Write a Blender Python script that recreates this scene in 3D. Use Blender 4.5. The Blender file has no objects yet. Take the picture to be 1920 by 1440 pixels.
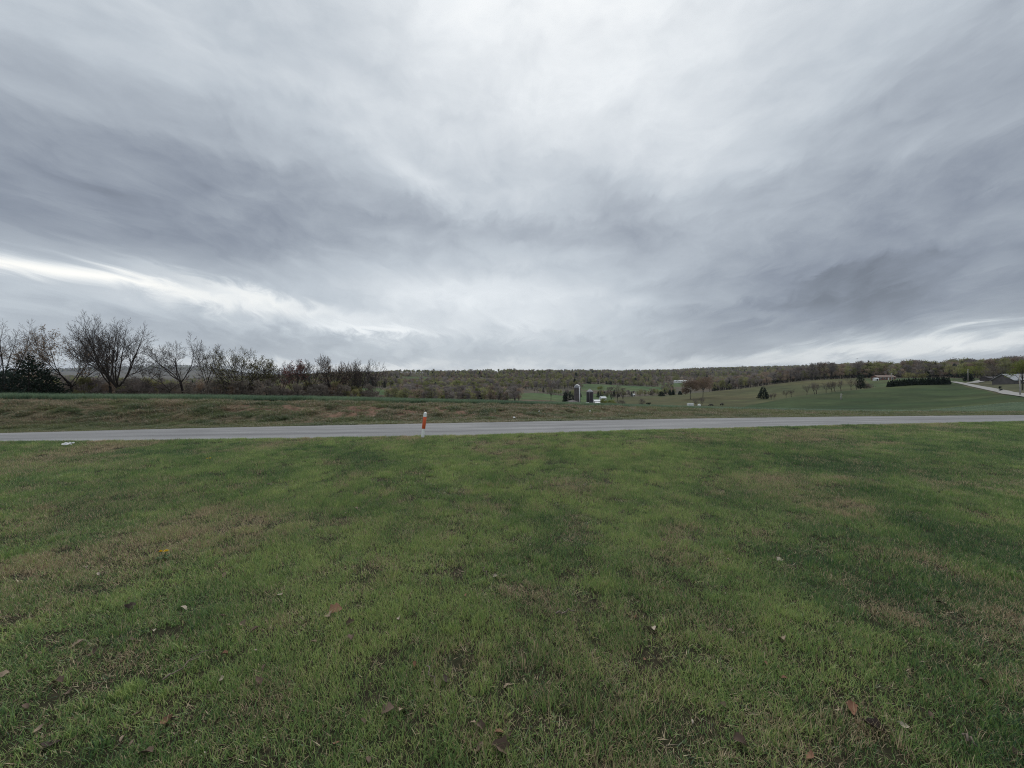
import bpy, bmesh, math, random
import numpy as np
from math import radians as R, sin, cos, pi, exp
from mathutils import Vector, Matrix, Euler

sc = bpy.context.scene
col = sc.collection
F = 723.0          # focal length in pixels of the 1920-wide photograph
EYE = 1.6          # eye height above the lawn

# ------------------------------------------------------------------ camera
cam = bpy.data.cameras.new('camera')
cam.sensor_width = 36.0
cam.lens = 36.0 * F / 1920.0
cam.clip_start = 0.05
cam.clip_end = 30000
camo = bpy.data.objects.new('camera', cam)
camo.location = (0, 0, EYE)
camo.rotation_euler = (R(90), 0, 0)
col.objects.link(camo)
sc.camera = camo
sc.render.resolution_x, sc.render.resolution_y = 1024, 768

# ------------------------------------------------------------------ view / exposure
sc.view_settings.view_transform = 'Standard'
sc.view_settings.look = 'None'
sc.view_settings.exposure = 0.2
sc.view_settings.gamma = 1.0
sc.view_settings.use_curve_mapping = False
sc.render.engine = 'CYCLES'
sc.cycles.max_bounces = 6
sc.cycles.transparent_max_bounces = 8
sc.cycles.volume_bounces = 1
sc.cycles.filter_width = 1.05
sc.cycles.use_denoising = True
sc.cycles.denoising_prefilter = 'NONE'

# ------------------------------------------------------------------ node helpers
class NT:
    """small helper to write shader maths"""
    def __init__(self, tree):
        self.t = tree
    def n(self, kind, **kw):
        nd = self.t.nodes.new(kind)
        for k, v in kw.items():
            setattr(nd, k, v)
        return nd
    def link(self, a, b):
        self.t.links.new(a, b)
    def put(self, sock, v):
        if isinstance(v, bpy.types.NodeSocket):
            self.link(v, sock)
        else:
            sock.default_value = v
    def m(self, op, a, b=0.0, c=0.0, clamp=False):
        nd = self.n('ShaderNodeMath', operation=op, use_clamp=clamp)
        self.put(nd.inputs[0], a); self.put(nd.inputs[1], b); self.put(nd.inputs[2], c)
        return nd.outputs[0]
    def add(self, a, b): return self.m('ADD', a, b)
    def mul(self, a, b): return self.m('MULTIPLY', a, b)
    def sub(self, a, b): return self.m('SUBTRACT', a, b)
    def div(self, a, b): return self.m('DIVIDE', a, b)
    def xyz(self, x, y, z):
        nd = self.n('ShaderNodeCombineXYZ')
        self.put(nd.inputs[0], x); self.put(nd.inputs[1], y); self.put(nd.inputs[2], z)
        return nd.outputs[0]
    def noise(self, vec, scale, detail=4, rough=0.55, dist=0.0, w=None):
        nd = self.n('ShaderNodeTexNoise')
        if vec is not None: self.link(vec, nd.inputs['Vector'])
        nd.inputs['Scale'].default_value = scale
        nd.inputs['Detail'].default_value = detail
        nd.inputs['Roughness'].default_value = rough
        nd.inputs['Distortion'].default_value = dist
        return nd.outputs['Fac']
    def ramp(self, fac, stops, interp='LINEAR'):
        nd = self.n('ShaderNodeValToRGB')
        cr = nd.color_ramp
        cr.interpolation = interp
        while len(cr.elements) < len(stops): cr.elements.new(0.5)
        for e, (p, c) in zip(cr.elements, stops):
            e.position = p
            e.color = c if len(c) == 4 else (*c, 1)
        self.put(nd.inputs[0], fac)
        return nd.outputs[0]
    def mix(self, fac, a, b, mode='MIX'):
        nd = self.n('ShaderNodeMix', data_type='RGBA', blend_type=mode)
        self.put(nd.inputs[0], fac)
        for s, v in ((nd.inputs[6], a), (nd.inputs[7], b)):
            if isinstance(v, bpy.types.NodeSocket): self.link(v, s)
            else: s.default_value = v if len(v) == 4 else (*v, 1)
        return nd.outputs[2]
    def mrange(self, v, a, b, c=0.0, d=1.0, smooth=True):
        nd = self.n('ShaderNodeMapRange', interpolation_type='SMOOTHSTEP' if smooth else 'LINEAR', clamp=True) if False else self.n('ShaderNodeMapRange')
        nd.interpolation_type = 'SMOOTHSTEP' if smooth else 'LINEAR'
        nd.clamp = True
        self.put(nd.inputs[0], v)
        for i, x in enumerate((a, b, c, d)): nd.inputs[1 + i].default_value = x
        return nd.outputs[0]

# ------------------------------------------------------------------ world: overcast sky
SUN_EL, SUN_AZ = 54.0, 8.0        # degrees; azimuth to the right of the viewing direction (+Y)
w = bpy.data.worlds.new('World')
sc.world = w
w.use_nodes = True
w.node_tree.nodes.clear()
W = NT(w.node_tree)
sky = W.n('ShaderNodeTexSky', sky_type='NISHITA')
sky.sun_disc = False
sky.sun_elevation = R(SUN_EL)
sky.sun_rotation = R(SUN_AZ)
sky.air_density = 1.0
sky.dust_density = 1.5
bg_sky = W.n('ShaderNodeBackground'); bg_sky.inputs[1].default_value = 0.09
W.link(sky.outputs[0], bg_sky.inputs[0])
tc = W.n('ShaderNodeTexCoord')
sep = W.n('ShaderNodeSeparateXYZ'); W.link(tc.outputs['Generated'], sep.inputs[0])
dx, dy, dz = sep.outputs
dzc = W.add(W.m('MAXIMUM', dz, 0.0), 0.24)
px_, py_ = W.div(dx, dzc), W.div(dy, dzc)            # point on the cloud deck
plane = W.xyz(px_, py_, 0.0)
# slow swirl of the deck
wn1 = W.sub(W.noise(plane, 0.8, 3), 0.5)
wn2 = W.sub(W.noise(W.xyz(W.add(px_, 17.3), W.add(py_, 5.1), 3.0), 0.8, 3), 0.5)
qx = W.add(px_, W.mul(wn1, 0.9))
qy = W.add(py_, W.mul(wn2, 0.9))
streak = W.noise(W.xyz(W.mul(qx, 1.0), W.mul(qy, 0.65), 1.0), 2.0, 7, 0.52, 0.3)
billow = W.noise(W.xyz(qx, W.mul(qy, 0.9), 9.0), 1.5, 6, 0.5, 0.2)
wisp = W.noise(W.xyz(W.mul(qx, 2.0), W.mul(qy, 0.7), 4.0), 4.2, 6, 0.6, 0.4)
az = W.mul(W.m('ARCTAN2', dx, dy), 180 / pi)
el = W.mul(W.m('ARCSINE', dz), 180 / pi)
azw = W.add(W.add(az, W.mul(wn1, 16.0)), W.mul(W.sub(streak, 0.5), 9.0))
elw = W.add(W.add(el, W.mul(wn2, 5.0)), W.mul(W.sub(wisp, 0.5), 3.5))
layer = W.noise(W.xyz(W.mul(azw, 0.045), W.mul(elw, 0.17), 2.0), 1.0, 6, 0.55, 0.4)
lump = W.noise(W.xyz(W.mul(azw, 0.10), W.mul(elw, 0.22), 7.0), 1.3, 6, 0.55, 0.3)
def blob(x, y, sx, sy, amp, tilt=0.0, sharp=2.0):
    """broad light or dark area of the cloud deck, by direction (x, y are where the photo shows its middle)"""
    a0 = math.degrees(math.atan((x - 960) / F))
    e0 = math.degrees(math.atan((720 - y) / math.hypot(F, x - 960)))
    da, de = W.sub(azw, a0), W.sub(elw, e0)
    c, s = cos(R(tilt)), sin(R(tilt))
    u = W.div(W.add(W.mul(da, c), W.mul(de, s)), sx)
    v = W.div(W.sub(W.mul(de, c), W.mul(da, s)), sy)
    r2 = W.add(W.mul(u, u), W.mul(v, v))
    return W.mul(W.m('EXPONENT', W.mul(r2, -1.0)), amp)
lum = 0.475
# the veiled sun brightens the deck round its own place, above the picture
dsun = W.add(W.add(W.mul(dx, sin(R(SUN_AZ)) * cos(R(SUN_EL))), W.mul(dy, cos(R(SUN_AZ)) * cos(R(SUN_EL)))), W.mul(dz, sin(R(SUN_EL))))
glow = W.mul(W.m('POWER', W.m('MAXIMUM', dsun, 0.0), 16.0), 0.26)
terms = [
    blob(1030, 60, 32, 22, 0.12),
    glow,
    blob(330, 320, 25, 8, -0.11, -8),
    blob(150, 425, 30, 4.5, -0.14, -3),
    blob(-100, 230, 18, 10, -0.06),
    blob(1180, 400, 6, 4, -0.10, -35),
    blob(1520, 480, 24, 9, -0.17, 4),
    blob(1900, 330, 16, 14, -0.10),
    blob(1500, 590, 20, 4, -0.10),
    blob(880, 570, 22, 6, 0.26),
    blob(620, 475, 18, 2.5, -0.06, -4),
    blob(520, 655, 26, 2.2, -0.06, 0),
    blob(1320, 230, 12, 6, 0.06, 20),
    blob(60, 40, 18, 9, 0.10, 0),
    blob(640, 400, 18, 4.5, -0.12, -6),
    blob(1010, 450, 14, 3.0, -0.10, 0),
    blob(1000, 330, 10, 4.0, -0.06, -20),
    blob(1130, 375, 5.5, 4.0, -0.11, -45),
    blob(170, 570, 30, 3.2, 0.10, 0),
    blob(330, 620, 30, 1.6, -0.09, 0),
    blob(760, 330, 10, 1.6, 0.10, -24),
]
for t in terms: lum = W.add(lum, t)
lum = W.add(lum, W.mul(W.sub(streak, 0.5), 0.13))
lum = W.add(lum, W.mul(W.sub(layer, 0.5), 0.24))
lum = W.add(lum, W.mul(W.sub(lump, 0.5), 0.24))
lum = W.add(lum, W.mul(W.sub(billow, 0.5), 0.18))
lum = W.add(lum, W.mul(W.sub(wisp, 0.5), 0.10))
# gaps under the deck where the far, brighter cloud shows
def gap(x, y, sx, sy, amp, tilt):
    return blob(x, y, sx, sy, amp, tilt)
g1 = gap(60, 505, 20, 0.95, 0.48, -3.5)
g1b = gap(420, 545, 9, 0.7, 0.26, -8)
g2 = gap(1750, 640, 24, 1.0, 0.30, 3.5)
g3 = gap(620, 692, 40, 0.9, 0.20, 0)
g4 = gap(690, 620, 8, 0.6, 0.26, -3)
warm = W.add(W.add(g1, g2), W.add(g1b, g3))
lum = W.add(lum, W.add(warm, g4))
lum = W.m('MAXIMUM', lum, 0.16)
ccol = W.ramp(lum, [(0.0, (0.0, 0.0, 0.0)), (0.25, (0.222, 0.25, 0.298)), (0.5, (0.462, 0.506, 0.55)),
                    (0.75, (0.725, 0.76, 0.785)), (1.0, (0.965, 0.975, 0.96))])
wtint = W.mix(W.m('MULTIPLY', warm, 0.9, clamp=True), (1, 1, 1), (1.06, 1.0, 0.90))
ccol = W.mix(1.0, ccol, wtint, 'MULTIPLY')
bg_cloud = W.n('ShaderNodeBackground'); bg_cloud.inputs[1].default_value = 1.0
W.link(ccol, bg_cloud.inputs[0])
mixs = W.n('ShaderNodeMixShader')
mixs.inputs[0].default_value = 0.93
W.link(bg_sky.outputs[0], mixs.inputs[1]); W.link(bg_cloud.outputs[0], mixs.inputs[2])
wo = W.n('ShaderNodeOutputWorld'); W.link(mixs.outputs[0], wo.inputs[0])

# ------------------------------------------------------------------ sun behind the overcast
sl = bpy.data.lights.new('sun', 'SUN')
sl.energy = 1.5
sl.angle = R(25)
sl.color = (1.0, 0.965, 0.91)
so = bpy.data.objects.new('sun', sl)
d = Vector((sin(R(SUN_AZ)) * cos(R(SUN_EL)), cos(R(SUN_AZ)) * cos(R(SUN_EL)), sin(R(SUN_EL))))
so.rotation_euler = (-d).to_track_quat('-Z', 'Y').to_euler()
so.location = (0, 0, 60)
col.objects.link(so)

# ------------------------------------------------------------------ general helpers
def tag(o, label=None, cat=None, group=None, kind=None):
    if label: o['label'] = label
    if cat: o['category'] = cat
    if group: o['group'] = group
    if kind: o['kind'] = kind
    return o
def empty(name, loc=(0, 0, 0), rz=0.0):
    o = bpy.data.objects.new(name, None)
    o.empty_display_size = 0.1
    o.location = loc
    o.rotation_euler = (0, 0, rz)
    col.objects.link(o)
    return o
def mesh_obj(name, me, mat=None, parent=None, loc=None):
    o = bpy.data.objects.new(name, me)
    if mat is not None and not me.materials: me.materials.append(mat)
    if parent is not None: o.parent = parent
    if loc is not None: o.location = loc
    col.objects.link(o)
    return o
def np_mesh(name, V, faces_flat, sizes, smooth=True):
    """mesh from arrays: V (n,3), flat loop indices, loop count per face"""
    me = bpy.data.meshes.new(name)
    V = np.asarray(V, np.float32); L = np.asarray(faces_flat, np.int32); S = np.asarray(sizes, np.int32)
    me.vertices.add(len(V)); me.vertices.foreach_set('co', V.ravel())
    me.loops.add(len(L)); me.loops.foreach_set('vertex_index', L)
    me.polygons.add(len(S))
    st = np.zeros(len(S), np.int32); st[1:] = np.cumsum(S)[:-1]
    me.polygons.foreach_set('loop_start', st)
    me.polygons.foreach_set('use_smooth', np.full(len(S), smooth))
    me.update(calc_edges=True)
    me.validate()
    return me
def grid_mesh(name, P, smooth=True):
    """P: (rows, cols, 3) points -> quad sheet facing up when rows run +Y and cols run +X"""
    r, c = P.shape[:2]
    idx = np.arange(r * c).reshape(r, c)
    q = np.stack([idx[:-1, :-1], idx[:-1, 1:], idx[1:, 1:], idx[1:, :-1]], -1).reshape(-1, 4)
    return np_mesh(name, P.reshape(-1, 3), q.ravel(), np.full(len(q), 4), smooth)
def set_attr(me, name, vals, typ='FLOAT'):
    a = me.attributes.new(name, typ, 'POINT')
    vals = np.asarray(vals, np.float32)
    if typ == 'FLOAT': a.data.foreach_set('value', vals.ravel())
    elif typ == 'FLOAT_VECTOR': a.data.foreach_set('vector', vals.ravel())
    elif typ == 'FLOAT_COLOR':
        v4 = np.ones((len(vals), 4), np.float32); v4[:, :3] = vals
        a.data.foreach_set('color', v4.ravel())
    elif typ == 'INT': a.data.foreach_set('value', vals.astype(np.int32).ravel())

class MB:
    """collects primitive shapes into one mesh"""
    def __init__(self):
        self.bm = bmesh.new()
    def box(self, c, s, rot=None):
        M = Matrix.Translation(c)
        if rot: M = M @ Euler(rot).to_matrix().to_4x4()
        bmesh.ops.create_cube(self.bm, size=1.0, matrix=M @ Matrix.Diagonal((*s, 1)))
        return self
    def cyl(self, a, b, r1, r2=None, n=12, caps=True):
        a, b = Vector(a), Vector(b)
        r2 = r1 if r2 is None else r2
        q = (b - a).to_track_quat('Z', 'Y').to_matrix().to_4x4()
        M = Matrix.Translation((a + b) / 2) @ q
        bmesh.ops.create_cone(self.bm, cap_ends=caps, segments=n, radius1=r1, radius2=r2, depth=(b - a).length, matrix=M)
        return self
    def lathe(self, prof, n=24, c=(0, 0, 0)):
        rings = []
        for r, z in prof:
            if r < 1e-5: rings.append([self.bm.verts.new((c[0], c[1], c[2] + z))])
            else: rings.append([self.bm.verts.new((c[0] + r * cos(2 * pi * i / n), c[1] + r * sin(2 * pi * i / n), c[2] + z)) for i in range(n)])
        for A, B in zip(rings, rings[1:]):
            for i in range(n):
                j = (i + 1) % n
                if len(A) == 1 and len(B) == 1: continue
                if len(A) == 1: self.bm.faces.new((A[0], B[i], B[j]))
                elif len(B) == 1: self.bm.faces.new((A[i], A[j], B[0]))
                else: self.bm.faces.new((A[i], A[j], B[j], B[i]))
        return self
    def poly(self, pts):
        self.bm.faces.new([self.bm.verts.new(p) for p in pts]); return self
    def prism(self, pts, ext):
        """closed outline pts extruded by vector ext"""
        A = [self.bm.verts.new(p) for p in pts]
        B = [self.bm.verts.new(Vector(p) + Vector(ext)) for p in pts]
        self.bm.faces.new(A[::-1]); self.bm.faces.new(B)
        for i in range(len(A)):
            j = (i + 1) % len(A)
            self.bm.faces.new((A[i], A[j], B[j], B[i]))
        return self
    def bevel(self, w=0.01, seg=2):
        bmesh.ops.bevel(self.bm, geom=self.bm.edges[:], offset=w, segments=seg, affect='EDGES', profile=0.6)
        return self
    def build(self, name, mat, parent=None, smooth=False, loc=None):
        bmesh.ops.recalc_face_normals(self.bm, faces=self.bm.faces[:])
        me = bpy.data.meshes.new(name)
        self.bm.to_mesh(me); self.bm.free()
        if smooth:
            for p in me.polygons: p.use_smooth = True
        return mesh_obj(name, me, mat, parent, loc)

# value noise for laying out patches
_rs = np.random.RandomState(7)
_tab = _rs.rand(256, 256)
def vnoise(x, y):
    xi, yi = np.floor(x).astype(int), np.floor(y).astype(int)
    fx, fy = x - xi, y - yi
    fx, fy = fx * fx * (3 - 2 * fx), fy * fy * (3 - 2 * fy)
    g = lambda i, j: _tab[i % 256, j % 256]
    return (g(xi, yi) * (1 - fx) + g(xi + 1, yi) * fx) * (1 - fy) + (g(xi, yi + 1) * (1 - fx) + g(xi + 1, yi + 1) * fx) * fy
def fbm(x, y, oct=4, gain=0.5):
    x, y = np.asarray(x, float), np.asarray(y, float)
    s, a, t = 0.0, 1.0, 0.0
    for o in range(oct):
        s = s + a * vnoise(x * 2 ** o + 19.7 * o, y * 2 ** o + 7.3 * o); t += a; a *= gain
    return s / t
def sstep(a, b, x):
    t = np.clip((np.asarray(x, float) - a) / (b - a), 0, 1)
    return t * t * (3 - 2 * t)

# ------------------------------------------------------------------ the lie of the land
NX = [0, 640, 792, 960, 1100, 1280, 1600, 1920]
def Yn(X): return 11.8 + 0.16 * X                       # near edge of the road
def Yf(X): return 17.1 + 0.16 * X                       # far edge of the road
def Yb(X): return 22.5 + 0.16 * X                       # top of the bank, where the crop begins
def zcurve(xs, ys):
    def f(X, Y):
        px = np.clip(960 + F * X / np.maximum(Y, 1.0), -300, 2300)
        return EYE - (np.interp(px, xs, ys) - 720) / F * Y
    return f
_zn = zcurve([-300, 0, 400, 640, 792, 960, 1100, 1280, 1600, 1920, 2300], [836, 832.5, 828, 824, 821.5, 817.5, 813, 807.5, 800, 792.5, 786])
_zf = zcurve([-300, 0, 300, 640, 960, 1280, 1600, 1920, 2300], [818, 812.5, 804, 796.5, 790.5, 784.5, 780.5, 778, 775])
_zb = zcurve([-300, 0, 300, 620, 740, 900, 1040, 1200, 1300, 1440, 1500, 1680, 1920, 2300], [751, 750.5, 751, 753.5, 756, 758, 760.5, 764.5, 767, 770.5, 771.5, 774.5, 775, 773])
_XS = np.linspace(-90, 160, 501)
def _smooth(v, n):
    k = np.hanning(2 * n + 3)[1:-1]; k /= k.sum()
    return np.convolve(np.pad(v, n, 'edge'), k, 'valid')
_ZN = _smooth(_zn(_XS, Yn(np.maximum(_XS, -60))), 6)
_ZF = _smooth(_zf(_XS, Yf(np.maximum(_XS, -60))), 6)
_ZB = _smooth(_zb(_XS, Yb(np.maximum(_XS, -60))), 6)
zn = lambda X: np.interp(X, _XS, _ZN)
zf = lambda X: np.interp(X, _XS, _ZF)
zb = lambda X: np.interp(X, _XS, _ZB)

COLS = {
    -900: [(45, 752), (90, 750), (200, 752), (500, 735), (1500, 712), (4000, 700), (8000, 698)],
    0:    [(45, 752), (90, 750), (200, 752), (500, 735), (1500, 712), (4000, 702), (7000, 698), (8000, 699)],
    260:  [(45, 752), (90, 752), (200, 755), (500, 735), (1500, 715), (4000, 707), (7000, 688), (8000, 690)],
    360:  [(45, 752), (90, 752), (200, 755), (500, 735), (1500, 715), (4000, 707), (7000, 686), (8000, 689)],
    480:  [(45, 754), (90, 754), (200, 757), (500, 735), (1500, 715), (4000, 708), (7000, 704), (8000, 707)],
    600:  [(45, 756), (90, 757), (200, 760), (350, 752), (600, 728), (1000, 716), (1800, 706), (2600, 703), (8000, 708)],
    700:  [(45, 760), (90, 762), (200, 765), (320, 751), (450, 726), (650, 722), (1000, 714), (1500, 706), (2200, 702), (8000, 710)],
    850:  [(45, 762), (90, 766), (200, 768), (300, 755), (450, 740), (650, 726), (1000, 714), (1500, 706), (2200, 702), (8000, 712)],
    1000: [(45, 766), (90, 772), (200, 770), (290, 757), (420, 736), (560, 730), (900, 716), (1400, 706), (2200, 701), (8000, 712)],
    1100: [(45, 770), (90, 776), (200, 772), (290, 761), (420, 748), (650, 722), (900, 715), (1400, 704), (2200, 699), (8000, 710)],
    1200: [(45, 772), (90, 778), (200, 768), (270, 760), (380, 747), (520, 738), (700, 726), (900, 717), (1400, 704), (2200, 696), (8000, 708)],
    1300: [(45, 775), (90, 779), (150, 772), (200, 764), (300, 748), (420, 737), (520, 738), (700, 729), (950, 712), (1400, 703), (2200, 695), (8000, 706)],
    1400: [(45, 779), (90, 782), (150, 770), (200, 763), (280, 748), (400, 728), (460, 728), (700, 722), (1000, 712), (1500, 701), (2200, 691), (8000, 704)],
    1500: [(45, 780), (90, 778), (150, 766), (190, 750), (215, 742), (260, 744), (320, 729), (390, 714), (450, 714), (700, 711), (1000, 705), (1500, 697), (2200, 689), (8000, 700)],
    1600: [(45, 781), (90, 777), (150, 762), (200, 740), (225, 731), (260, 731), (320, 718), (390, 709), (450, 709), (700, 706), (1000, 701), (1500, 694), (2200, 685), (8000, 698)],
    1700: [(45, 782), (90, 774), (150, 752), (200, 731), (230, 722), (270, 717), (330, 710), (400, 708), (700, 702), (1000, 698), (2200, 688), (8000, 698)],
    1800: [(45, 777), (90, 766), (150, 747), (200, 730), (235, 720), (280, 714), (350, 709), (450, 706), (800, 699), (2200, 688), (8000, 698)],
    1920: [(45, 768), (75, 757), (110, 743), (150, 734), (200, 718), (240, 713), (350, 707), (500, 701), (1000, 692), (2200, 688), (8000, 698)],
    2800: [(45, 768), (75, 757), (110, 743), (150, 734), (200, 718), (240, 713), (350, 707), (500, 701), (1000, 692), (2200, 688), (8000, 698)],
}
_gx = np.arange(-900, 2801, 10.0)
_gl = np.linspace(math.log(45), math.log(8000), 420)
_ck = sorted(COLS)
_G = np.array([np.interp(_gl, [math.log(a) for a, b in COLS[k]], [b for a, b in COLS[k]]) for k in _ck])
_G = np.array([np.interp(_gx, _ck, _G[:, j]) for j in range(len(_gl))]).T       # (x, logY)
for i in range(_G.shape[0]): _G[i] = _smooth(_G[i], 5)
for j in range(_G.shape[1]): _G[:, j] = _smooth(_G[:, j], 5)
def far_y(px, Y):
    a = np.clip((px - _gx[0]) / 10.0, 0, len(_gx) - 1.001)
    b = np.clip((np.log(np.maximum(Y, 45)) - _gl[0]) / (_gl[1] - _gl[0]), 0, len(_gl) - 1.001)
    i, j = a.astype(int), b.astype(int)
    fa, fb = a - i, b - j
    return (_G[i, j] * (1 - fa) + _G[i + 1, j] * fa) * (1 - fb) + (_G[i, j + 1] * (1 - fa) + _G[i + 1, j + 1] * fa) * fb
def height(X, Y):
    """ground height anywhere in front of the camera"""
    X, Y = np.asarray(X, float), np.asarray(Y, float)
    X, Y = np.broadcast_arrays(X, Y)
    a, b, c = Yn(X), Yf(X), Yb(X)
    t = np.clip(Y / np.maximum(a, 2), 0, 1)
    lawn = zn(X) * t * t + 0.03 * t ** 6 + (fbm(X * 0.22 + 3, Y * 0.22 + 9, 3) - 0.5) * 0.16 * np.clip(1 - t ** 4, 0, 1)
    tr = np.clip((Y - a) / (b - a), 0, 1)
    road = zn(X) * (1 - tr) + zf(X) * tr + 0.06 * np.sin(pi * tr)
    tb = np.clip((Y - b) / (c - b), 0, 1)
    bank = zf(X) + 0.02 + (zb(X) - zf(X) - 0.02) * sstep(0.12, 0.95, tb)
    bank = bank + (fbm(X * 1.6, Y * 1.9 + 30, 4) - 0.5) * 0.26 * np.sin(pi * np.clip(tb, 0, 1)) * sstep(0.15, .4, tb)
    px = 960 + F * X / np.maximum(Y, 1)
    zfar = EYE - (far_y(px, Y) - 720) / F * np.maximum(Y, 45)
    wv = sstep(0, 1, (Y - c - 3) / np.maximum(45 - c - 3, 4))
    amp = np.clip((Y - 60) / 300, 0, 1) * np.clip(Y / 900, 0.15, 2)
    zfar = zfar + (fbm(X / 45.0, Y / 45.0, 3) - 0.5) * amp
    zfar = zfar + 9 * np.sin(Y / 75.0 + X / 130.0 + 4 * fbm(X / 300.0, Y / 300.0, 2)) * sstep(780, 900, Y) * (1 - sstep(1500, 2000, Y))
    zfar = zfar + (fbm(X / 260.0 + 3, Y / 420.0, 3) - 0.5) * 26 * sstep(700, 1500, Y)
    far = (zb(X) - 0.03 * np.clip(Y - c, 0, 40)) * (1 - wv) + zfar * wv
    return np.where(Y < a, lawn, np.where(Y < b, road, np.where(Y < c, bank, far)))
def gp(px, Y):
    """ground point in direction px of the photograph at depth Y"""
    X = (px - 960) / F * Y
    return Vector((X, Y, float(height(X, Y))))
def lawn_at(x, y):
    """lawn point that the photograph shows at (x, y)"""
    z = 0.0
    for _ in range(6):
        Y = (EYE - z) * F / (y - 720); X = (x - 960) / F * Y
        z = float(height(X, Y))
    return X, Y, z

# ------------------------------------------------------------------ materials
def new_mat(name):
    m = bpy.data.materials.new(name)
    m.use_nodes = True
    m.node_tree.nodes.clear()
    t = NT(m.node_tree)
    out = t.n('ShaderNodeOutputMaterial')
    return m, t, out
def principled(t, out, color, rough=0.9, spec=0.25, bump=None, bump_str=0.3, bump_dist=0.02, sheen=0):
    p = t.n('ShaderNodeBsdfPrincipled')
    t.put(p.inputs['Base Color'], color if isinstance(color, bpy.types.NodeSocket) else (*color, 1))
    t.put(p.inputs['Roughness'], rough)
    p.inputs['Specular IOR Level'].default_value = spec
    if bump is not None:
        b = t.n('ShaderNodeBump'); b.inputs['Strength'].default_value = bump_str; b.inputs['Distance'].default_value = bump_dist
        t.link(bump, b.inputs['Height']); t.link(b.outputs[0], p.inputs['Normal'])
    t.link(p.outputs[0], out.inputs[0])
    return p
def pos(t):
    return t.n('ShaderNodeNewGeometry').outputs['Position']
def obc(t):
    return t.n('ShaderNodeTexCoord').outputs['Object']
def flat_mat(name, c, rough=0.7, var=0.25, scale=6.0, spec=0.3, bump=0.2):
    m, t, out = new_mat(name)
    v = obc(t)
    n = t.noise(v, scale, 5, 0.6)
    c0 = tuple(x * (1 - var) for x in c); c1 = tuple(min(1, x * (1 + var)) for x in c)
    principled(t, out, t.ramp(n, [(0.3, c0), (0.7, c1)]), rough, spec, bump=n, bump_str=bump, bump_dist=0.01)
    return m

# lawn soil and thatch
def mat_lawn():
    m, t, out = new_mat('lawn_thatch')
    v = pos(t)
    n = t.noise(v, 22, 6, 0.65); n2 = t.noise(v, 2.2, 4)
    c = t.ramp(n, [(0.25, (0.015, 0.013, 0.009)), (0.5, (0.03, 0.027, 0.017)), (0.75, (0.07, 0.058, 0.038))])
    c = t.mix(t.mrange(n2, 0.4, 0.65), c, (0.03, 0.032, 0.017))
    principled(t, out, c, 0.95, 0.1, bump=n, bump_str=0.6, bump_dist=0.03)
    return m
def mat_road():
    m, t, out = new_mat('asphalt')
    v = pos(t)
    s = t.n('ShaderNodeSeparateXYZ'); t.link(v, s.inputs[0])
    across = t.sub(s.outputs[1], t.mul(s.outputs[0], 0.16))       # 11.8 .. 17.1
    grain = t.noise(v, 60, 3, 0.7)
    long_ = t.noise(t.xyz(t.mul(s.outputs[0], 0.08), t.mul(across, 1.8), 0), 1.0, 5, 0.6)
    patch = t.noise(v, 0.35, 5, 0.6, 0.5)
    c = t.ramp(grain, [(0.25, (0.13, 0.131, 0.135)), (0.55, (0.235, 0.237, 0.241)), (0.8, (0.38, 0.378, 0.375))])
    c = t.mix(1.0, c, t.ramp(long_, [(0.3, (0.62, 0.62, 0.63)), (0.7, (1.2, 1.2, 1.18))]), 'MULTIPLY')
    c = t.mix(1.0, c, t.ramp(patch, [(0.3, (0.86, 0.86, 0.87)), (0.7, (1.12, 1.12, 1.11))]), 'MULTIPLY')
    # thin sealed crack lines running along the road
    wob = t.mul(t.sub(t.noise(t.xyz(t.mul(s.outputs[0], 0.3), 0, 3), 1.0, 4), 0.5), 0.5)
    for k, cy in enumerate((13.25, 14.45, 15.7)):
        dline = t.m('ABSOLUTE', t.sub(t.add(across, wob), cy))
        brk = t.mrange(t.noise(t.xyz(t.mul(s.outputs[0], 0.22), k * 7.7, 0), 1.0, 3), 0.42, 0.58)
        mk = t.mul(t.mrange(dline, 0.0, 0.07, 1, 0), brk)
        c = t.mix(t.mul(mk, 0.6), c, (0.05, 0.05, 0.052))
    # gravel and dust along both edges
    e = t.m('ABSOLUTE', t.sub(across, 14.45))
    ed = t.mrange(t.add(e, t.mul(t.sub(patch, 0.5), 0.5)), 2.2, 2.65)
    c = t.mix(t.mul(ed, 0.8), c, t.ramp(grain, [(0.3, (0.14, 0.12, 0.09)), (0.7, (0.33, 0.30, 0.25))]))
    principled(t, out, c, 0.85, 0.3, bump=grain, bump_str=0.5, bump_dist=0.01)
    return m
def mat_vcol(name, attr='Col', nscale=3.0, var=0.35, bumpd=0.1, fine=14.0):
    m, t, out = new_mat(name)
    v = pos(t)
    a = t.n('ShaderNodeAttribute'); a.attribute_name = attr
    n = t.noise(v, nscale, 6, 0.6); n2 = t.noise(v, fine, 5, 0.65)
    c = t.mix(1.0, a.outputs['Color'], t.ramp(n, [(0.25, (1 - var,) * 3), (0.75, (1 + var,) * 3)]), 'MULTIPLY')
    c = t.mix(1.0, c, t.ramp(n2, [(0.25, (1 - var,) * 3), (0.75, (1 + var,) * 3)]), 'MULTIPLY')
    principled(t, out, c, 0.95, 0.1, bump=n2, bump_str=0.5, bump_dist=bumpd)
    return m
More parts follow.
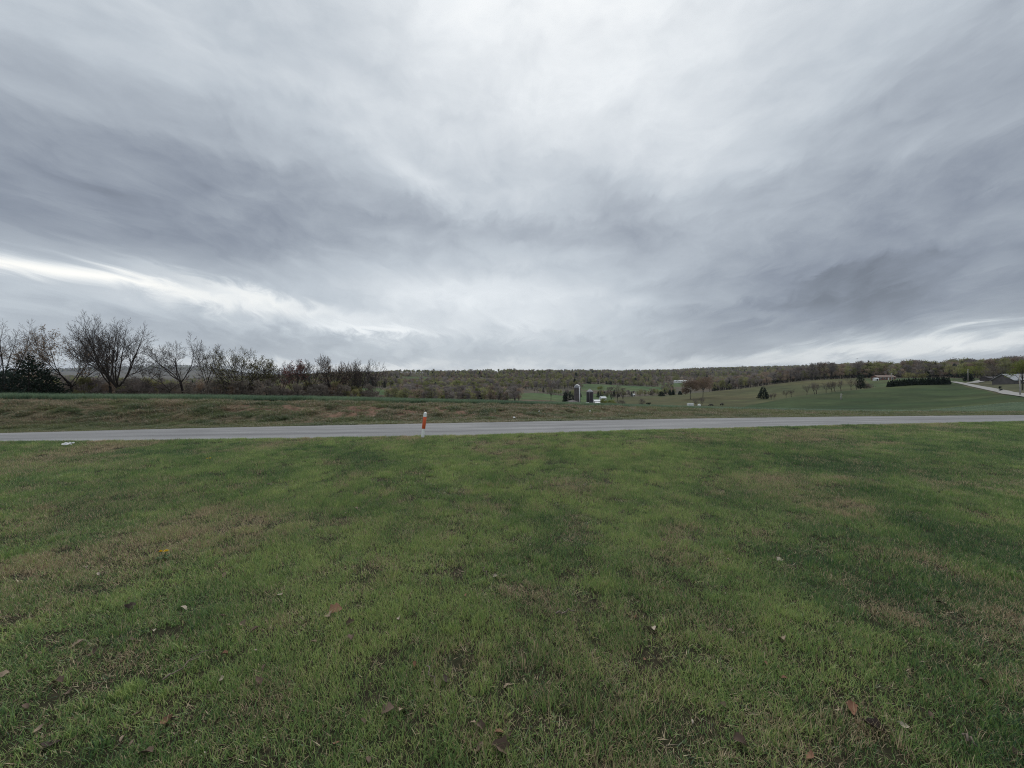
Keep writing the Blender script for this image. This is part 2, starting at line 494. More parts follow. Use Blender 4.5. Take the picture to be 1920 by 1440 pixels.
def mat_blade(name, dark, mid, palest, straw, trans=0.35, straw_var=((0.16, 0.125, 0.07), (0.36, 0.30, 0.19))):
    """grass blades: tone and dryness come from each tuft, blade differences from the blade"""
    m, t, out = new_mat(name)
    at = lambda nm, ty: (lambda nd: (setattr(nd, 'attribute_name', nm), setattr(nd, 'attribute_type', ty), nd)[2])(t.n('ShaderNodeAttribute')).outputs['Fac']
    tone, dry = at('tone', 'INSTANCER'), at('dry', 'INSTANCER')
    b1, b2 = at('blade_a', 'GEOMETRY'), at('blade_b', 'GEOMETRY')
    f = t.add(t.mul(tone, 0.5), t.mul(b1, 0.5))
    g = t.ramp(f, [(0.12, dark), (0.5, mid), (0.88, palest)])  # tuft tone and per-blade random value pick from dark to palest green
    s = t.mix(b1, straw_var[0], straw_var[1])
    c = t.mix(t.m('LESS_THAN', b2, dry), g, s)
    p = t.n('ShaderNodeBsdfPrincipled')
    t.link(c, p.inputs['Base Color'])
    p.inputs['Roughness'].default_value = 0.42
    p.inputs['Specular IOR Level'].default_value = 0.45
    tr = t.n('ShaderNodeBsdfTranslucent'); t.link(c, tr.inputs[0])
    mx = t.n('ShaderNodeMixShader'); mx.inputs[0].default_value = trans
    t.link(p.outputs[0], mx.inputs[1]); t.link(tr.outputs[0], mx.inputs[2])
    t.link(mx.outputs[0], out.inputs[0])
    return m
def mat_bark(name, c):
    m, t, out = new_mat(name)
    v = obc(t)
    s = t.n('ShaderNodeSeparateXYZ'); t.link(v, s.inputs[0])
    n = t.noise(t.xyz(t.mul(s.outputs[0], 3), t.mul(s.outputs[1], 3), t.mul(s.outputs[2], 0.6)), 3.0, 5, 0.6)
    col_ = t.ramp(n, [(0.3, tuple(x * 0.6 for x in c)), (0.7, tuple(x * 1.35 for x in c))])
    principled(t, out, col_, 0.9, 0.1, bump=n, bump_str=0.5, bump_dist=0.03)
    return m
def mat_leafy(name, c0, c1, trans=0.25):
    """foliage / buds; each little face has its own shade, each tree too"""
    m, t, out = new_mat(name)
    a = t.n('ShaderNodeAttribute'); a.attribute_name = 'shade'
    oi = t.n('ShaderNodeObjectInfo')
    f = t.add(t.mul(a.outputs['Fac'], 0.3), t.mul(oi.outputs['Random'], 0.7))
    c = t.mix(f, c0, c1)
    df = t.n('ShaderNodeBsdfDiffuse'); t.link(c, df.inputs[0])
    tr = t.n('ShaderNodeBsdfTranslucent'); t.link(c, tr.inputs[0])
    mx = t.n('ShaderNodeMixShader'); mx.inputs[0].default_value = trans
    t.link(df.outputs[0], mx.inputs[1]); t.link(tr.outputs[0], mx.inputs[2]); t.link(mx.outputs[0], out.inputs[0])
    return m

M = {}
M['lawn'] = mat_lawn()
M['road'] = mat_road()
M['bank'] = mat_vcol('bank_soil', nscale=1.6, var=0.42, bumpd=0.06, fine=9.0)
M['terrain'] = mat_vcol('field_ground', nscale=0.09, var=0.3, bumpd=0.1, fine=0.8)
M['blade'] = mat_blade('lawn_blade', (0.034, 0.085, 0.038), (0.155, 0.265, 0.075), (0.41, 0.48, 0.165), None, 0.35, ((0.20, 0.145, 0.085), (0.62, 0.50, 0.32)))
M['bank_blade'] = mat_blade('bank_blade', (0.065, 0.098, 0.055), (0.135, 0.165, 0.072), (0.215, 0.225, 0.095), None, 0.45, straw_var=((0.19, 0.145, 0.095), (0.42, 0.34, 0.23)))
M['crop_blade'] = mat_blade('crop_blade', (0.08, 0.135, 0.088), (0.15, 0.22, 0.13), (0.25, 0.32, 0.19), None, 0.5)
M['bark'] = mat_bark('grey_bark', (0.075, 0.066, 0.058))
M['bark_dark'] = mat_bark('dark_bark', (0.045, 0.038, 0.034))
M['twig'] = mat_leafy('bare_twigs', (0.10, 0.082, 0.074), (0.25, 0.21, 0.19), 0.1)
M['twig_dark'] = mat_leafy('dark_twigs', (0.05, 0.042, 0.04), (0.10, 0.085, 0.078), 0.0)
M['bud_olive'] = mat_leafy('olive_buds', (0.13, 0.125, 0.055), (0.30, 0.28, 0.14), 0.4)
M['bud_brown'] = mat_leafy('brown_buds', (0.16, 0.115, 0.085), (0.32, 0.24, 0.17), 0.4)
M['bud_red'] = mat_leafy('red_buds', (0.17, 0.075, 0.068), (0.30, 0.15, 0.13), 0.4)
M['bud_green'] = mat_leafy('fresh_green_leaves', (0.13, 0.155, 0.045), (0.26, 0.28, 0.09), 0.4)
M['wood_grey'] = mat_leafy('grey_twig_haze', (0.12, 0.105, 0.098), (0.33, 0.295, 0.27), 0.35)
M['wood_brown'] = mat_leafy('brown_twig_haze', (0.17, 0.13, 0.105), (0.40, 0.31, 0.24), 0.35)
M['wood_olive'] = mat_leafy('olive_twig_haze', (0.15, 0.155, 0.07), (0.38, 0.38, 0.19), 0.4)
M['needle'] = mat_leafy('dark_needles', (0.02, 0.03, 0.024), (0.055, 0.072, 0.05), 0.1)
M['needle_blue'] = mat_leafy('blue_green_needles', (0.03, 0.045, 0.04), (0.07, 0.09, 0.075), 0.1)
M['brush'] = mat_leafy('brush_twigs', (0.11, 0.097, 0.085), (0.26, 0.225, 0.19), 0.3)
M['white'] = flat_mat('white_paint', (0.74, 0.74, 0.72), 0.5, 0.06, 3.0)
M['roof_white'] = flat_mat('pale_metal_roof', (0.62, 0.64, 0.66), 0.45, 0.08, 2.0)
M['roof_grey'] = flat_mat('grey_shingle', (0.34, 0.35, 0.37), 0.85, 0.2, 4.0)
M['roof_brown'] = flat_mat('brown_shingle', (0.20, 0.15, 0.13), 0.85, 0.2, 4.0)
M['roof_dark'] = flat_mat('dark_metal_roof', (0.06, 0.05, 0.05), 0.6, 0.2, 3.0)
M['brick'] = flat_mat('red_brown_brick', (0.20, 0.105, 0.08), 0.9, 0.25, 5.0)
M['concrete'] = flat_mat('silo_staves', (0.12, 0.11, 0.108), 0.9, 0.25, 0.6)
M['concrete_dark'] = flat_mat('dark_silo_staves', (0.06, 0.055, 0.065), 0.9, 0.25, 0.6)
M['galv'] = flat_mat('galvanised_steel', (0.30, 0.305, 0.32), 0.5, 0.15, 1.0)
M['iron'] = flat_mat('rusty_hoop', (0.09, 0.07, 0.065), 0.7, 0.3, 2.0)
M['pole'] = flat_mat('weathered_pole', (0.36, 0.34, 0.31), 0.9, 0.25, 2.0)
M['insul'] = flat_mat('grey_insulator', (0.3, 0.31, 0.32), 0.4, 0.1, 5.0)
M['glass'] = flat_mat('window_glass', (0.03, 0.035, 0.04), 0.12, 0.2, 2.0, 0.5, 0.0)
M['rubber'] = flat_mat('tyre', (0.02, 0.02, 0.02), 0.8, 0.2, 5.0)
M['cow'] = flat_mat('black_hide', (0.014, 0.012, 0.012), 0.6, 0.3, 4.0)
M['gravel'] = flat_mat('pale_gravel', (0.27, 0.265, 0.255), 0.95, 0.18, 0.8)
M['post_white'] = flat_mat('post_white_plastic', (0.86, 0.86, 0.84), 0.45, 0.03, 18.0, 0.4, 0.05)
M['post_orange'] = flat_mat('orange_sheeting', (0.72, 0.12, 0.04), 0.5, 0.1, 22.0, 0.4, 0.05)
M['dandelion'] = flat_mat('dandelion_yellow', (0.72, 0.50, 0.02), 0.7, 0.15, 80.0)
M['weed'] = flat_mat('weed_green', (0.055, 0.095, 0.03), 0.6, 0.3, 40.0)
M['litter'] = flat_mat('white_paper', (0.72, 0.72, 0.70), 0.7, 0.08, 30.0)
LEAFM = {
    'tan': flat_mat('tan_leaf', (0.25, 0.19, 0.135), 0.75, 0.35, 45.0),
    'brown': flat_mat('brown_leaf', (0.115, 0.078, 0.057), 0.75, 0.35, 45.0),
    'rust': flat_mat('rust_leaf', (0.21, 0.11, 0.068), 0.75, 0.35, 45.0),
    'pale': flat_mat('pale_leaf', (0.38, 0.32, 0.255), 0.75, 0.3, 45.0),
    'dark': flat_mat('dark_leaf', (0.055, 0.038, 0.032), 0.75, 0.35, 45.0),
}
M['stick'] = flat_mat('dead_stick', (0.16, 0.13, 0.105), 0.9, 0.3, 30.0)

# ------------------------------------------------------------------ ground sheets
xs = np.concatenate([np.linspace(-85, -20, 70), np.linspace(-19.75, 30, 200), np.linspace(31, 140, 80)])
# lawn
ty = np.concatenate([np.linspace(-14, 0, 20)[:-1], np.linspace(0, 1, 90)])
P = np.zeros((len(ty), len(xs), 3))
for i, t_ in enumerate(ty):
    Y = np.full_like(xs, t_) if t_ < 0 else t_ * np.maximum(Yn(xs), 0.6)
    P[i, :, 0] = xs; P[i, :, 1] = Y
    P[i, :, 2] = np.where(Y < 0, height(xs, np.zeros_like(xs)), height(xs, np.minimum(Y, Yn(xs) - 1e-4)))
lawn = mesh_obj('lawn', grid_mesh('lawn', P), M['lawn']); tag(lawn, 'mown green lawn sloping gently to the road', 'lawn', kind='structure')
# road
ty = np.concatenate([[-0.04], np.linspace(0, 1, 14), [1.04]])
P = np.zeros((len(ty), len(xs), 3))
for i, t_ in enumerate(ty):
    tt = min(max(t_, 0), 1)
    P[i, :, 0] = xs; P[i, :, 1] = Yn(xs) + t_ * (Yf(xs) - Yn(xs))
    P[i, :, 2] = zn(xs) * (1 - tt) + zf(xs) * tt + 0.06 * sin(pi * tt) - (0.02 if t_ != tt else 0)
road = mesh_obj('road', grid_mesh('road', P), M['road']); tag(road, 'grey two-lane asphalt road crossing below the lawn', 'road', kind='structure')

# roadside bank: vertex colours say where bare red clay lies
def clay(X, Y):
    px = 960 + F * X / Y
    tb = (Y - Yf(X)) / (Yb(X) - Yf(X))
    n = fbm(X * 0.55 + 40, Y * 1.3 + 11, 4)
    band = np.exp(-((px - 700) / 280.0) ** 2) * np.exp(-((tb - 0.55) / 0.27) ** 2)
    v = sstep(0.54, 0.68, n + 0.15 * band - 0.07)
    spots = [(655, 0.42, 34, 0.09), (748, 0.45, 22, 0.09), (828, 0.60, 18, 0.16), (426, 0.72, 18, 0.07), (550, 0.62, 24, 0.10), (600, 0.55, 20, 0.09), (380, 0.36, 20, 0.07), (925, 0.55, 22, 0.1)]
    for (cx, ct, sx, st) in spots:
        v = np.maximum(v, np.exp(-(((px - cx + 14 * (n - .5) * 6) / sx) ** 2 + ((tb - ct) / st) ** 2) ** 1.5) * sstep(0.3, 0.5, n + 0.08))
    return np.clip(v, 0, 1) * band ** 0.35
bx_ = np.concatenate([np.linspace(-85, -24, 60), np.linspace(-23.8, 34, 420), np.linspace(35, 140, 90)])
ty = np.concatenate([[-0.03], np.linspace(0, 1.0, 52), [1.1]])
P = np.zeros((len(ty), len(bx_), 3))
for i, t_ in enumerate(ty):
    Y = Yf(bx_) + t_ * (Yb(bx_) - Yf(bx_))
    P[i, :, 0] = bx_; P[i, :, 1] = Y
    P[i, :, 2] = height(bx_, np.clip(Y, Yf(bx_) + 1e-4, Yb(bx_) - 1e-4)) - (0.08 if (t_ < 0 or t_ > 1) else 0)
me = grid_mesh('roadside_bank', P)
X, Y = P[..., 0].ravel(), P[..., 1].ravel()
cl = clay(X, Y)[:, None]
g = fbm(X * 1.1, Y * 2.2, 4)[:, None]
base = np.array([0.075, 0.075, 0.042]) * (1 - g) + np.array([0.16, 0.125, 0.085]) * g
vc = base * (1 - cl) + np.array([0.175, 0.108, 0.078]) * cl
set_attr(me, 'Col', vc, 'FLOAT_COLOR')
bank = mesh_obj('roadside_bank', me, M['bank']); tag(bank, 'rough grassy bank with bare red clay beside the road', 'bank', kind='structure')

# far land: one sheet from the top of the bank to the last ridge
us = np.concatenate([np.linspace(-3.4, -1.55, 70), np.linspace(-1.54, 1.54, 720), np.linspace(1.55, 3.4, 70)])
tt_ = np.linspace(0, 1, 330)
Y0 = 22.5 / (1 - 0.16 * us)
P = np.zeros((len(tt_), len(us), 3))
for i, t_ in enumerate(tt_):
    Y = Y0 * (7600 / Y0) ** t_
    P[i, :, 0] = us * Y; P[i, :, 1] = Y
    P[i, :, 2] = height(us * Y, Y + 1e-3)
def poly_in(px, Y, poly):
    """inside test in (direction, log depth)"""
    x, y = px, np.log(Y)
    inside = np.zeros(x.shape, bool)
    q = [(a, math.log(b)) for a, b in poly]
    for (x1, y1), (x2, y2) in zip(q, q[1:] + q[:1]):
        c = ((y1 > y) != (y2 > y)) & (x < (x2 - x1) * (y - y1) / (y2 - y1 + 1e-12) + x1)
        inside ^= c
    return inside
GREEN, OLIVE, BROWN, CROP, LIME, VERGE = (0.046, 0.061, 0.024), (0.072, 0.074, 0.034), (0.105, 0.078, 0.054), (0.046, 0.078, 0.050), (0.062, 0.085, 0.036), (0.085, 0.08, 0.045)
VALLEY = (0.062, 0.096, 0.038)
FIELDS = [
    ([(660, 375), (735, 375), (722, 430), (705, 470), (660, 470)], VALLEY),
    ([(655, 270), (735, 270), (735, 375), (655, 375)], BROWN),
    ([(755, 930), (805, 930), (805, 1130), (755, 1130)], LIME),
    ([(940, 335), (1062, 335), (1060, 425), (955, 425)], VALLEY),
    ([(930, 250), (1090, 250), (1080, 335), (935, 335)], BROWN),
    ([(1020, 455), (1105, 455), (1100, 540), (1030, 520)], LIME),
    ([(1075, 335), (1150, 335), (1150, 520), (1080, 455)], VALLEY),
    ([(1090, 560), (1262, 560), (1262, 730), (1090, 730)], VALLEY),
    ([(1150, 330), (1260, 230), (1260, 430), (1150, 430)], OLIVE),
    ([(1235, 740), (1305, 740), (1305, 960), (1245, 960)], VALLEY),
    ([(1150, 190), (1420, 120), (1500, 228), (1640, 245), (1670, 420), (1500, 425), (1400, 425), (1300, 440), (1235, 400), (1150, 330)], OLIVE),
    ([(1100, 26), (2800, 26), (2800, 80), (1920, 78), (1690, 80), (1100, 90)], CROP),
    ([(1690, 60), (1920, 78), (2800, 80), (2800, 112), (1920, 112), (1788, 250), (1660, 242), (1500, 226), (1400, 205), (1350, 120), (1350, 60)], GREEN),
    ([(1640, 240), (1790, 240), (1790, 360), (1620, 360)], LIME),
    ([(1788, 250), (1920, 112), (2800, 112), (2800, 330), (1788, 330)], VERGE),
    ([(1790, 250), (1860, 270), (1860, 345), (1780, 345)], GREEN),
    ([(-900, 16), (1100, 16), (1100, 70), (-900, 70)], CROP),
]
def field_of(px, Y, X):
    jx = px + (fbm(X / 30.0, Y / 30.0, 3) - 0.5) * 10
    jy = Y * (1 + (fbm(X / 20.0 + 50, Y / 20.0, 3) - 0.5) * 0.03)
    k = np.full(px.shape, -1)
    for i, (poly, c) in enumerate(FIELDS): k[poly_in(jx, jy, poly)] = i
    return k
X, Y = P[..., 0].ravel(), P[..., 1].ravel()
k = field_of(960 + F * X / Y, Y, X)
vc = np.tile(np.array([0.085, 0.075, 0.055]), (len(X), 1))
for i, (poly, c) in enumerate(FIELDS): vc[k == i] = c
# mowing / drilling tone within the fields
v1 = (fbm(X / 14.0, Y / 14.0, 4) - 0.5)[:, None]
v2 = (fbm(X / 60.0 + 9, Y / 60.0, 3) - 0.5)[:, None]
vc = vc * (1 + 0.8 * v1) + np.array([0.05, 0.02, 0.012]) * v2
me = grid_mesh('countryside', P)
set_attr(me, 'Col', np.clip(vc, 0.01, 1), 'FLOAT_COLOR')
land = mesh_obj('countryside', me, M['terrain']); tag(land, 'rolling green farmland falling to a valley and rising to wooded ridges', 'hills', kind='structure')

# ------------------------------------------------------------------ scattering on points (only for stuff nobody could count)
def scatter(name, pts, rot, scl, idx, protos, attrs=None):
    me = bpy.data.meshes.new(name)
    pts = np.asarray(pts, np.float32)
    me.vertices.add(len(pts)); me.vertices.foreach_set('co', pts.ravel())
    set_attr(me, 'rot', rot, 'FLOAT_VECTOR'); set_attr(me, 'scl', scl, 'FLOAT_VECTOR'); set_attr(me, 'pick', idx, 'INT')
    for k_, v_ in (attrs or {}).items(): set_attr(me, k_, v_)
    o = mesh_obj(name, me)
    cl_ = bpy.data.collections.new(name + '_kinds')
    for i, p in enumerate(protos):
        po = bpy.data.objects.new('%s_kind_%03d' % (name, i), p); cl_.objects.link(po)
    ng = bpy.data.node_groups.new(name + '_scatter', 'GeometryNodeTree')
    ng.interface.new_socket('Geometry', in_out='INPUT', socket_type='NodeSocketGeometry')
    ng.interface.new_socket('Geometry', in_out='OUTPUT', socket_type='NodeSocketGeometry')
    nd, ln = ng.nodes, ng.links
    gi, go = nd.new('NodeGroupInput'), nd.new('NodeGroupOutput')
    m2p = nd.new('GeometryNodeMeshToPoints')
    ci = nd.new('GeometryNodeCollectionInfo'); ci.inputs['Collection'].default_value = cl_
    ci.inputs['Separate Children'].default_value = True; ci.inputs['Reset Children'].default_value = True
    iop = nd.new('GeometryNodeInstanceOnPoints'); iop.inputs['Pick Instance'].default_value = True
    def attr(nm, ty):
        a = nd.new('GeometryNodeInputNamedAttribute'); a.data_type = ty; a.inputs[0].default_value = nm
        return a.outputs[0]
    e2r = nd.new('FunctionNodeEulerToRotation')
    ln.new(gi.outputs[0], m2p.inputs[0]); ln.new(m2p.outputs[0], iop.inputs['Points'])
    ln.new(ci.outputs[0], iop.inputs['Instance'])
    ln.new(attr('pick', 'INT'), iop.inputs['Instance Index'])
    ln.new(attr('rot', 'FLOAT_VECTOR'), e2r.inputs[0]); ln.new(e2r.outputs[0], iop.inputs['Rotation'])
    ln.new(attr('scl', 'FLOAT_VECTOR'), iop.inputs['Scale'])
    ln.new(iop.outputs[0], go.inputs[0])
    md = o.modifiers.new('scatter', 'NODES'); md.node_group = ng
    return o

# ------------------------------------------------------------------ grass tufts
def tuft_mesh(name, rng, n, radius, lmin, lmax, width, mat, lean=0.5, seg=3, flop=0.4):
    Vs, Ls, Ss, A, B = [], [], [], [], []
    nv = 0
    for i in range(n):
        r = radius * math.sqrt(rng.random()); a = rng.random() * 2 * pi
        bx0, by0 = r * cos(a), r * sin(a)
        L = lmin + (lmax - lmin) * rng.random() ** 1.3
        az_ = rng.random() * 2 * pi
        th = lean * (rng.random() ** 0.8); bend = flop * (0.4 + rng.random())
        wd = width * (0.7 + 0.6 * rng.random())
        sxd, syd = -sin(az_), cos(az_)
        tw = rng.uniform(-0.7, 0.7)
        sxd, syd = cos(az_ + pi / 2 + tw), sin(az_ + pi / 2 + tw)
        x, y, z = bx0, by0, -0.008
        ring = []
        for s in range(seg + 1):
            f = s / seg
            ww = wd * (1 - f ** 1.6) * 0.5
            if s < seg:
                Vs += [(x - sxd * ww, y - syd * ww, z), (x + sxd * ww, y + syd * ww, z)]
                ring.append((nv, nv + 1)); nv += 2
            else:
                Vs.append((x, y, z)); ring.append((nv,)); nv += 1
            ang = th + bend * f
            st = L / seg
            x += cos(az_) * sin(ang) * st; y += sin(az_) * sin(ang) * st; z += cos(ang) * st
        ra, rb = rng.random(), rng.random()
        A += [ra] * (2 * seg + 1); B += [rb] * (2 * seg + 1)
        for p, q in zip(ring, ring[1:]):
            if len(q) == 2: Ls += [p[0], p[1], q[1], q[0]]; Ss.append(4)
            else: Ls += [p[0], p[1], q[0]]; Ss.append(3)
    me = np_mesh(name, Vs, Ls, Ss)
    set_attr(me, 'blade_a', A); set_attr(me, 'blade_b', B)
    me.materials.append(mat)
    return me
rng = random.Random(11)
npr = np.random.RandomState(5)
lawn_protos = [tuft_mesh('lawn_tuft_%d' % i, rng, 105, 0.12, 0.024, 0.066, 0.0037, M['blade'], 0.8, 3, 0.8) for i in range(6)]
lawn_protos += [tuft_mesh('tall_tuft_%d' % i, rng, 50, 0.06, 0.05, 0.10, 0.0048, M['blade'], 0.6, 3, 0.7) for i in range(2)]
lawn_protos += [tuft_mesh('thatch_%d' % i, rng, 70, 0.10, 0.03, 0.07, 0.0034, M['blade'], 1.5, 3, 0.5) for i in range(2)]
lawn_protos += [tuft_mesh('broad_weed_%d' % i, rng, 16, 0.05, 0.025, 0.05, 0.013, M['blade'], 1.2, 3, 0.5) for i in range(2)]
def lawn_points():
    out = []
    def region(y0, y1, dens, size):
        Xm = 1.36 * y1 + 3.0
        n = int(dens * 2 * Xm * (y1 - y0))
        X = npr.uniform(-Xm, Xm, n); Y = npr.uniform(y0, y1, n)
        keep = (np.abs(X) < 1.36 * Y + 2.6) & (Y < Yn(X) - 0.02)
        X, Y = X[keep], Y[keep]
        out.append(np.stack([X, Y, np.full(len(X), size)], 1))
    region(0.2, 3.2, 215, 0.85)
    region(3.2, 6.0, 180, 0.95)
    region(6.0, 10.0, 115, 1.1)
    region(10.0, 17.5, 75, 1.25)
    # fringe hanging over the road edge
    X = npr.uniform(-24, 30, 2600); Y = Yn(X) + npr.normal(0, 0.05, len(X)) + (fbm(X * 0.8, X * 0 + 3, 3) - 0.5) * 0.25
    out.append(np.stack([X, np.minimum(Y, Yn(X) + 0.12), np.full(len(X), 1.1)], 1))
    return np.concatenate(out)
LP = lawn_points()
X, Y = LP[:, 0], LP[:, 1]
Z = height(X, np.minimum(Y, Yn(X) - 1e-3))
tone = 0.5 + (fbm(X * 0.33 + 2, Y * 0.33, 4) - 0.5) * 1.1 + (fbm(X * 1.7, Y * 1.7 + 8, 3) - 0.5) * 1.0 + (fbm(X * 6.0 + 4, Y * 6.0, 2) - 0.5) * 0.8
dry = 0.09 + 2.0 * np.clip(fbm(X * 0.5 + 77, Y * 0.5 + 31, 4) - 0.53, 0, 1) + 2.6 * np.clip(fbm(X * 2.6 + 5, Y * 2.6 + 3, 3) - 0.60, 0, 1)
# dry, thin patches where the photograph has them
for (px, py, r, a) in [(860, 1240, 0.17, 0.8), (1030, 1275, 0.14, 0.5), (1000, 1115, 0.22, 0.45), (490, 1320, 0.18, 0.6), (1620, 1370, 0.18, 0.7), (1070, 910, 0.6, 0.6),
                       (250, 935, 1.1, 0.35), (60, 985, 0.9, 0.38), (1860, 1190, 0.25, 0.5), (1150, 1345, 0.15, 0.5), (1500, 1425, 0.3, 0.5), (900, 1385, 0.14, 0.5), (700, 985, 0.4, 0.25), (1800, 880, 0.8, 0.25)]:
    lx, ly, lz = lawn_at(px, py)
    dry = np.maximum(dry, a * np.exp(-((X - lx) ** 2 + (Y - ly) ** 2) / r ** 2))
for (px, py, r, a) in [(600, 960, 0.9, -0.32), (1830, 1020, 0.7, -0.5), (1100, 890, 1.2, -0.12), (950, 1000, 0.8, -0.15), (300, 860, 2.0, -0.1), (900, 850, 3.0, 0.16), (1650, 880, 1.6, -0.25), (1500, 930, 1.6, -0.12), (80, 1090, 0.6, -0.3), (480, 920, 1.2, 0.2), (1500, 1120, 0.5, 0.1)]:
    lx, ly, lz = lawn_at(px, py)
    tone = tone + a * np.exp(-((X - lx) ** 2 + (Y - ly) ** 2) / r ** 2)
tone = np.clip(tone + npr.normal(0, 0.09, len(X)), 0, 1)
dry = np.clip(dry + 0.07 * np.exp(-Y / 3.0), 0, 0.92)
idx = npr.randint(0, 6, len(X))
rr = npr.rand(len(X))
idx[(rr < 0.07) & (fbm(X * 1.3, Y * 1.3, 3) > 0.5)] = 6
idx[(rr > 0.97) & (fbm(X * 1.3, Y * 1.3, 3) > 0.5)] = 7
thm = (npr.rand(len(X)) < np.clip(dry - 0.3, 0, 0.45))
idx[thm] = 8 + npr.randint(0, 2, thm.sum())
wdm = (npr.rand(len(X)) < 0.05) & (fbm(X * 1.1 + 60, Y * 1.1, 3) > 0.52); idx[wdm] = 10 + npr.randint(0, 2, wdm.sum())
hgt = 0.75 + 0.55 * fbm(X * 0.9 + 14, Y * 0.9, 3) + npr.normal(0, 0.1, len(X))
sc_ = LP[:, 2]
S3 = np.stack([sc_, sc_, sc_ * np.clip(hgt, 0.5, 1.5)], 1)
rot = np.stack([npr.normal(0, .08, len(X)), npr.normal(0, .08, len(X)), npr.uniform(0, 2 * pi, len(X))], 1)
# one lush bright clump of grass
lx, ly, lz = lawn_at(240, 1300)
nth = 2600
tx = npr.uniform(-9, 9, nth); tyy = npr.uniform(0.2, 6.5, nth); kq = np.abs(tx) < 1.36 * tyy + 2.6; tx, tyy = tx[kq], tyy[kq]; nth = len(tx)
X = np.concatenate([X, tx]); Y = np.concatenate([Y, tyy]); Z = np.concatenate([Z, height(tx, tyy)])
tone = np.concatenate([tone, npr.rand(nth) * 0.5]); dry = np.concatenate([dry, np.full(nth, 0.55)]); idx = np.concatenate([idx, 8 + npr.randint(0, 2, nth)])
S3 = np.concatenate([S3, np.tile([1.3, 1.3, 0.45], (nth, 1))]); rot = np.concatenate([rot, np.stack([np.zeros(nth), np.zeros(nth), npr.rand(nth) * 6.28], 1)])
kx = np.array([lx + 0.05 * cos(i * 2.4) * (i / 7) for i in range(7)]); ky = np.array([ly + 0.04 * sin(i * 2.4) * (i / 7) for i in range(7)])
grass = scatter('lawn_grass', np.concatenate([np.stack([X, Y, Z], 1), np.stack([kx, ky, np.full(7, lz)], 1)]),
                np.concatenate([rot, np.stack([np.zeros(7), np.zeros(7), np.arange(7.)], 1)]), np.concatenate([S3, np.full((7, 3), 0.8)]),
                np.concatenate([idx, np.full(7, 6)]), lawn_protos, {'tone': np.concatenate([tone, np.full(7, 0.95)]), 'dry': np.concatenate([dry, np.zeros(7)])})
tag(grass, 'short patchy lawn grass with dry straw in the foreground', 'grass', kind='stuff')

# rough grass on the bank
bank_protos = [tuft_mesh('bank_tuft_%d' % i, rng, 55, 0.13, 0.05, 0.17, 0.009, M['bank_blade'], 0.9, 3, 0.9) for i in range(5)]
n = 36000
X = npr.uniform(-32, 42, n); tb = npr.rand(n) * 1.06 - 0.04
Y = Yf(X) + tb * (Yb(X) - Yf(X))
keep = (np.abs(X) < 1.36 * Y + 3)
X, Y, tb = X[keep], Y[keep], tb[keep]
cl = clay(X, Y)
keep = npr.rand(len(X)) > cl * 0.85
X, Y, tb, cl = X[keep], Y[keep], tb[keep], cl[keep]
Z = height(X, np.clip(Y, Yf(X) + 1e-3, Yb(X) - 1e-3))
verge = np.exp(-(tb / 0.16) ** 2)
pxx = 960 + F * X / Y
right = sstep(1000, 1500, pxx)
tone = np.clip(0.42 + (fbm(X * 0.7, Y * 1.4, 4) - 0.5) * 1.5 + 0.25 * verge + 0.15 * right, 0, 1)
dry = np.clip(0.33 + (fbm(X * 0.9 + 31, Y * 1.7, 4) - 0.5) * 1.9 - 0.4 * verge - 0.18 * right, 0.02, 0.9)
clump = fbm(X * 2.0 + 3, Y * 2.6, 3)
s_ = 0.7 + 0.9 * sstep(0.4, 0.7, clump) * (1 - 0.6 * verge)
S3 = np.stack([s_ * 1.1, s_ * 1.1, s_ * (0.8 - 0.3 * verge)], 1)
rot = np.stack([npr.normal(0, .1, len(X)), npr.normal(0, .1, len(X)), npr.uniform(0, 2 * pi, len(X))], 1)
bg = scatter('bank_grass', np.stack([X, Y, Z], 1), rot, S3, npr.randint(0, 5, len(X)), bank_protos, {'tone': tone, 'dry': dry})
tag(bg, 'coarse half-dry grass tufts covering the roadside bank', 'grass', kind='stuff')

# young cereal along the top of the bank
crop_protos = [tuft_mesh('crop_tuft_%d' % i, rng, 46, 0.17, 0.16, 0.34, 0.013, M['crop_blade'], 0.45, 3, 0.7) for i in range(5)]
n = 60000
X = npr.uniform(-60, 110, n); dd = npr.rand(n) ** 1.8 * 55
Y = Yb(X) + 0.15 + dd
pxx = 960 + F * X / Y
keep = (np.abs(X) < 1.36 * Y + 3) & ((dd < 9) | (pxx > 1560))
X, Y, dd, pxx = X[keep], Y[keep], dd[keep], pxx[keep]
Z = height(X, Y)
tone = np.clip(0.5 + (fbm(X * 0.3, Y * 0.3, 3) - 0.5) * 1.3 + npr.normal(0, .1, len(X)), 0, 1)
hs = np.interp(pxx, [0, 600, 900, 1250, 1500, 1700, 1920], [1.4, 1.2, 1.0, 0.7, 0.55, 0.5, 0.65]) * (0.85 + 0.3 * fbm(X * 0.6, Y * 0.6, 3))
S3 = np.stack([np.full(len(X), 1.0) + dd * 0.02, np.full(len(X), 1.0) + dd * 0.02, hs], 1)
rot = np.stack([npr.normal(0, .06, len(X)), npr.normal(0, .06, len(X)), npr.uniform(0, 2 * pi, len(X))], 1)
cr = scatter('young_crop', np.stack([X, Y, Z], 1), rot, S3, npr.randint(0, 5, len(X)), crop_protos, {'tone': tone, 'dry': np.full(len(X), 0.03)})
tag(cr, 'young blue-green cereal crop along the top of the bank', 'crop', kind='stuff')

